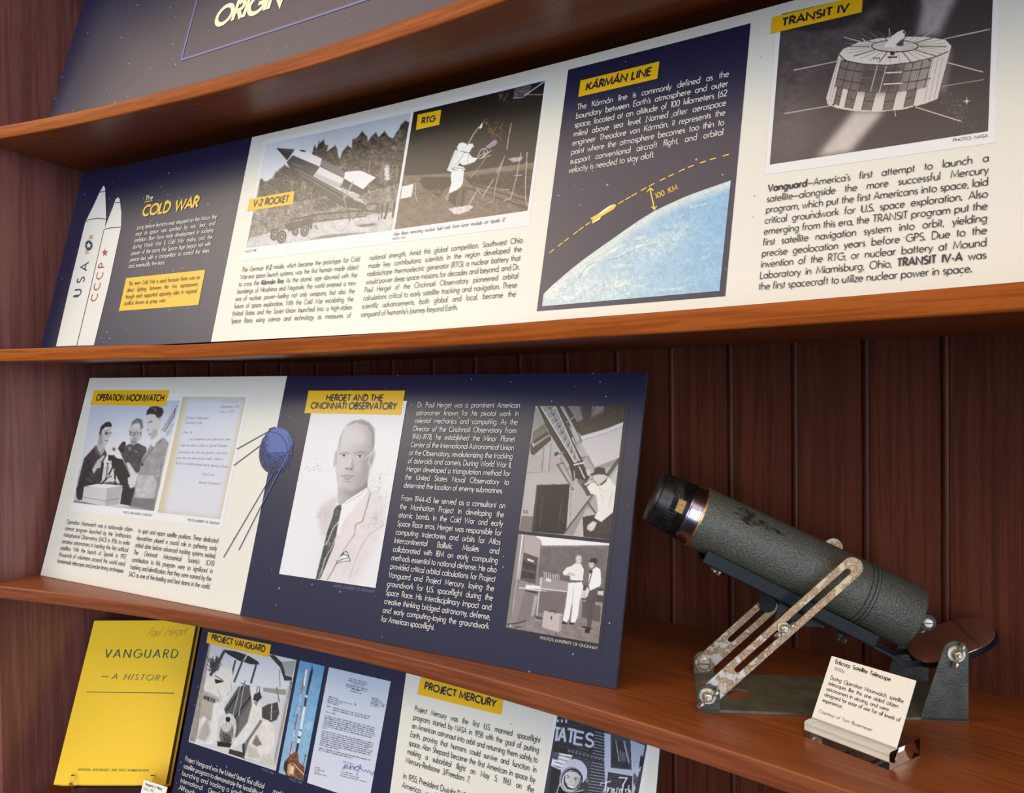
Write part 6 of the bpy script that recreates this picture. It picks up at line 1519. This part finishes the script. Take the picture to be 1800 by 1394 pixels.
mb = MB(); lathe(mb, [(0, 4.6), (1.6, 4.4), (2.2, 3.6)], (q[0], 21, q[1]), (0, -1, 0), seg=24); sc_ = mb.build('slotted_screw', 'zinc', tel, smooth=True, auto=.5); mb = MB(); mb.box(((q[0] - 3.4) * mm, 18.7 * mm, (q[1] - .4) * mm), ((q[0] + 3.4) * mm, 19.0 * mm, (q[1] + .4) * mm)); mb.build('screw_slot', 'black_enamel', sc_)

# ------------------------------------------------------------------ card in its clear block, in front of the telescope
def sheet_from(tl, bl, br, z0):
    BL = on_z(bl, z0); BR = on_z(br, z0); e = BR - BL; w = np.linalg.norm(e); e = e / w; n = np.array([-e[1], e[0], 0])
    d = ray([tl])[0]; s_ = ((BL - CAM) @ e) / (d @ e); v = CAM + s_ * d - BL
    al = math.atan2(v @ n, v[2]); return Sheet(BL, math.atan2(e[1], e[0]), al), w, np.linalg.norm(v)
hL, hR, hB = on_z((1414, 1296), Z3), on_z((1563.5, 1355), Z3), on_z((1614.5, 1327), Z3)
he = (hR - hL); hw = np.linalg.norm(he); he /= hw; hn_ = np.array([-he[1], he[0], 0]); hd = float((hB - hR) @ hn_)
SC, cw, ch_ = sheet_from((1462, 1153), (1420.7, 1280.5), (1569.5, 1337.5), Z3 + .0052)
print('TR', proj(SC.xyz(np.array([[cw, ch_]]))), 'card', cw, ch_, math.degrees(SC.al), 'block', hw, hd)
# card foot sits in the slot
slot = float((SC.B0 - hL) @ hn_) * 1000; ta = math.tan(SC.al)
blk = thing('card_holder', tuple(hL), 'clear acrylic block holding the small cream card in front of the telescope', 'card holder', math.atan2(he[1], he[0]))
mb = MB(); H = 14.; zb_ = 5.2; f_ = lambda z: slot + (z - zb_) * ta
zs0 = 4.0
prof = [(0, .3), (hd * 1000, .3), (hd * 1000, H), (f_(H) + 1.6, H), (f_(zs0) + 1.6, zs0), (f_(zs0) - .4, zs0), (f_(H) - .4, H), (1.6, H), (0, H - 1.6)]
k = len(prof); V = [(x, y * mm, z * mm) for x in (0, hw) for y, z in prof]
mb.add(V, [tuple(reversed(range(k))), tuple(range(k, 2 * k))] + [(i, (i + 1) % k, (i + 1) % k + k, i + k) for i in range(k)])
mb.build('acrylic_block', 'acrylic', blk)
card = thing('caption_card', tuple(SC.xyz(np.array([cw / 2, 0.]))), 'small cream caption card headed Edscorp Satellite Telescope', 'card')
ORG[card.name] = np.array(card.location)
mb = MB(); lo_ = -.0006
P0 = SC.xyz(np.array([[0, lo_], [cw, lo_], [cw, ch_], [0, ch_]]), 0.); P1 = SC.xyz(np.array([[0, lo_], [cw, lo_], [cw, ch_], [0, ch_]]), -.0006)
mb.add(np.concatenate([P0, P1]), [(0, 1, 2, 3), (7, 6, 5, 4), (0, 4, 5, 1), (1, 5, 6, 2), (2, 6, 7, 3), (3, 7, 4, 0)]); mb.build('card_sheet', 'card_paper', card)
mb = MB(); kw = dict(off=.00015)
lettering(mb, SC, [(1467.9, 1165.9), (1565.3, 1197.9), (1469.7, 1159.3), (1567.2, 1191.2)], ['Edscorp Satellite Telescope'], wt=125, **kw)
lettering(mb, SC, [(1464.6, 1177.4), (1483.6, 1183.4), (1466, 1172), (1485, 1178)], ['1950s'], wt=76, slant=.2, **kw)
lettering(mb, SC, [(1458.9, 1193.8), (1588.0, 1236.6), (1445.2, 1233.2), (1574.5, 1278.5)], ['During Operation Moonwatch, satellite', 'telescopes like this one aided citizen', 'astronomers in viewing, and were', 'designed for ease of use for all levels of', 'experience.'], wt=92, cap=.63, frac={1: .955, 2: .86, 3: 1.03, 4: .37}, **kw)
lettering(mb, SC, [(1438.7, 1252.0), (1533, 1286.2), (1440.1, 1246.6), (1534.4, 1280.8)], ['Courtesy of Tom Busemeyer'], wt=76, slant=.2, **kw)
mb.build('printed_text', 'card_ink', card)

# ------------------------------------------------------------------ yellow book on its clear stand
BH = .034
SB, bw_, bh_ = sheet_from((165.5, 1090.7), (93.5, 1379.5), (291, 1380), Z4 + BH)
print('book', bw_, bh_, math.degrees(SB.al), proj(SB.xyz(np.array([[bw_, bh_]]))))
book = thing('book', tuple(SB.xyz(np.array([bw_ / 2, 0.]))), 'yellow book titled VANGUARD standing at the left of the lowest shelf', 'book')
ORG[book.name] = np.array(book.location)
def slab(mb, u0, u1, v0, v1, o0, o1, mi=0):
    C_ = np.array([[u0, v0], [u1, v0], [u1, v1], [u0, v1]]); mb.add(np.concatenate([SB.xyz(C_, o1), SB.xyz(C_, o0)]), [(0, 1, 2, 3), (7, 6, 5, 4), (0, 4, 5, 1), (1, 5, 6, 2), (2, 6, 7, 3), (3, 7, 4, 0)], mi)
bt = .021
mb = MB(); slab(mb, 0, bw_, 0, bh_, -.0022, 0)
mb.build('front_cover', 'book_yellow', book, bevel=.0006)
mb = MB(); slab(mb, 0, bw_, 0, bh_, -bt, -bt + .0022); mb.build('back_cover', 'book_yellow', book, bevel=.0006)
mb = MB(); slab(mb, 0, .0022, 0, bh_, -bt + .0022, -.0022); mb.build('spine', 'book_yellow', book)
mb = MB(); slab(mb, .0022, bw_ - .003, .003, bh_ - .003, -bt + .0022, -.0022); mb.build('page_block', 'page_edge', book)
mb = MB()
lettering(mb, SB, [(180.5, 1156), (314, 1156.4), (184, 1141.6), (317.5, 1142)], ['VANGUARD'], serif=True, wt=118, off=.0002, track=190, slant=.02)
mb.build('title_lettering', 'book_ink', book); mb = MB()
lettering(mb, SB, [(194, 1194), (291.5, 1196.6), (196.6, 1184.4), (294, 1187)], ['A HISTORY'], serif=True, wt=108, off=.0002, track=170, slant=.2, space=600)
add_line(mb, SB, [(178.5, 1189), (191, 1189.8)], .0013, .0002)
mb.build('subtitle_lettering', 'book_ink', book); mb = MB()
lettering(mb, SB, [(136.2, 1354.9), (260.8, 1356.6), (137.3, 1350.6), (262, 1352.3)], ['NATIONAL AERONAUTICS AND SPACE ADMINISTRATION'], serif=True, wt=105, off=.0002, slant=.2)
mb.build('publisher_lettering', 'book_ink', book)
mb = MB(); add_line(mb, SB, [(152.7, 1216.3), (306.1, 1218.5)], .0013, .0002); mb.build('rule_line', 'book_ink', book)
mb = MB(); lettering(mb, SB, [(258, 1119), (325, 1116), (262.5, 1104), (329, 1101)], ['Paul Herget'], wt=34, slant=.45, off=.0002); mb.build('signature', 'signature_ink', book)
# stand: bent clear strip with two hooks
sb0 = SB.B0
st_ = thing('book_stand', (float(sb0[0]), float(sb0[1]), Z4), 'clear plastic easel holding up the yellow book', 'book stand', SB.phi)
def stp(u, v, o):
    P = SB.xyz(np.array([[u, v]]), o)[0] - np.array(st_.location); c_, s_ = math.cos(-SB.phi), math.sin(-SB.phi)
    return (P[0] * c_ - P[1] * s_, P[0] * s_ + P[1] * c_, P[2])
def strip(pts, u0, u1, th_=.0026):
    """profile of (v, o) pairs swept between u0 and u1, with thickness"""
    mb = MB(); n = len(pts); pts = np.array(pts, float); d = np.gradient(pts, axis=0); nr_ = np.stack([-d[:, 1], d[:, 0]], -1); nr_ /= np.linalg.norm(nr_, axis=1, keepdims=True)
    o = np.concatenate([pts, (pts + nr_ * th_)[::-1]]); k = len(o)
    V = [stp(u, a, b_) for u in (u0, u1) for a, b_ in o]
    mb.add(V, [tuple(range(k)), tuple(range(2 * k - 1, k - 1, -1))] + [(i, i + k, (i + 1) % k + k, (i + 1) % k) for i in range(k)])
    return mb
ca_, sa_ = math.cos(SB.al), math.sin(SB.al)
low = lambda o, z: ((z - BH + .0 - o * sa_) / ca_)      # v at which the sheet offset o has height z above the shelf
bk = -bt - .0008
strip([(.16, bk), (.05, bk), (-.0012, bk)], .03, bw_ - .03).build('back_plate', 'acrylic', st_)
uL = float(SB.uv([(129, 1375)])[0][0]); uR = float(SB.uv([(268, 1378)])[0][0])
hk = [(-.0008, bk + .001), (-.0008, -.006), (-.0006, .0012)] + [(.0016 + .0055 - .0068 * math.cos(a), .0012 + .0055 * math.sin(a)) for a in np.linspace(.3, PI * .93, 9)]
for u in (uL, uR): strip(hk, u - .003, u + .003, .0018).build('hook', 'acrylic', st_)
mb = MB()
gx0, gx1 = .03, bw_ - .03
pf = stp(gx0, -.0012, -.004); pb = stp(gx0, -.0012, bk)
zf = -pf[2]
mb.box((gx0, pf[1] - .004, .0004), (gx1, pf[1] + .07, .0032)); mb.box((gx0, pf[1] - .004, .0004), (gx1, pf[1] - .001, pf[2] - .0005))
mb.box((gx0, pb[1] + .002, .0004), (gx1, pb[1] + .005, pb[2] - .0005)); mb.build('foot', 'acrylic', st_)
# small white caption card in front of the book
cz = Z4 + .002
dC = ray([(253, 1371)])[0]
tC = 1.52 / np.linalg.norm(dC); PTL = CAM + dC * tC
SL = Sheet((0, 0, 0), .02, .35)
hgt = (PTL[2] - cz) / math.cos(.35); SL.B0 = PTL - SL.d * hgt
wL = float(SL.uv([(295, 1381)])[0][0])
lab = thing('caption_card', tuple(SL.xyz(np.array([wL / 2, 0.]))), 'small white caption card in front of the yellow book', 'card')
ORG[lab.name] = np.array(lab.location)
C_ = np.array([[0, 0], [wL, 0], [wL, hgt], [0, hgt]]); mb = MB(); mb.add(np.concatenate([SL.xyz(C_), SL.xyz(C_, -.0006)]), [(0, 1, 2, 3), (7, 6, 5, 4), (0, 4, 5, 1), (1, 5, 6, 2), (2, 6, 7, 3), (3, 7, 4, 0)])
mb.build('card_sheet', 'card_paper', lab)
mb = MB(); lettering(mb, SL, [(254.6, 1379.6), (284.8, 1389.4), (256, 1375), (286.2, 1384.8)], ['Vanguard: A History'], wt=125, off=.0002); lettering(mb, SL, [(251.5, 1388), (270, 1393.4), (252.8, 1383.4), (271.2, 1388.8)], ['NASA, 1970'], wt=80, off=.0002)
mb.build('printed_text', 'card_ink', lab)
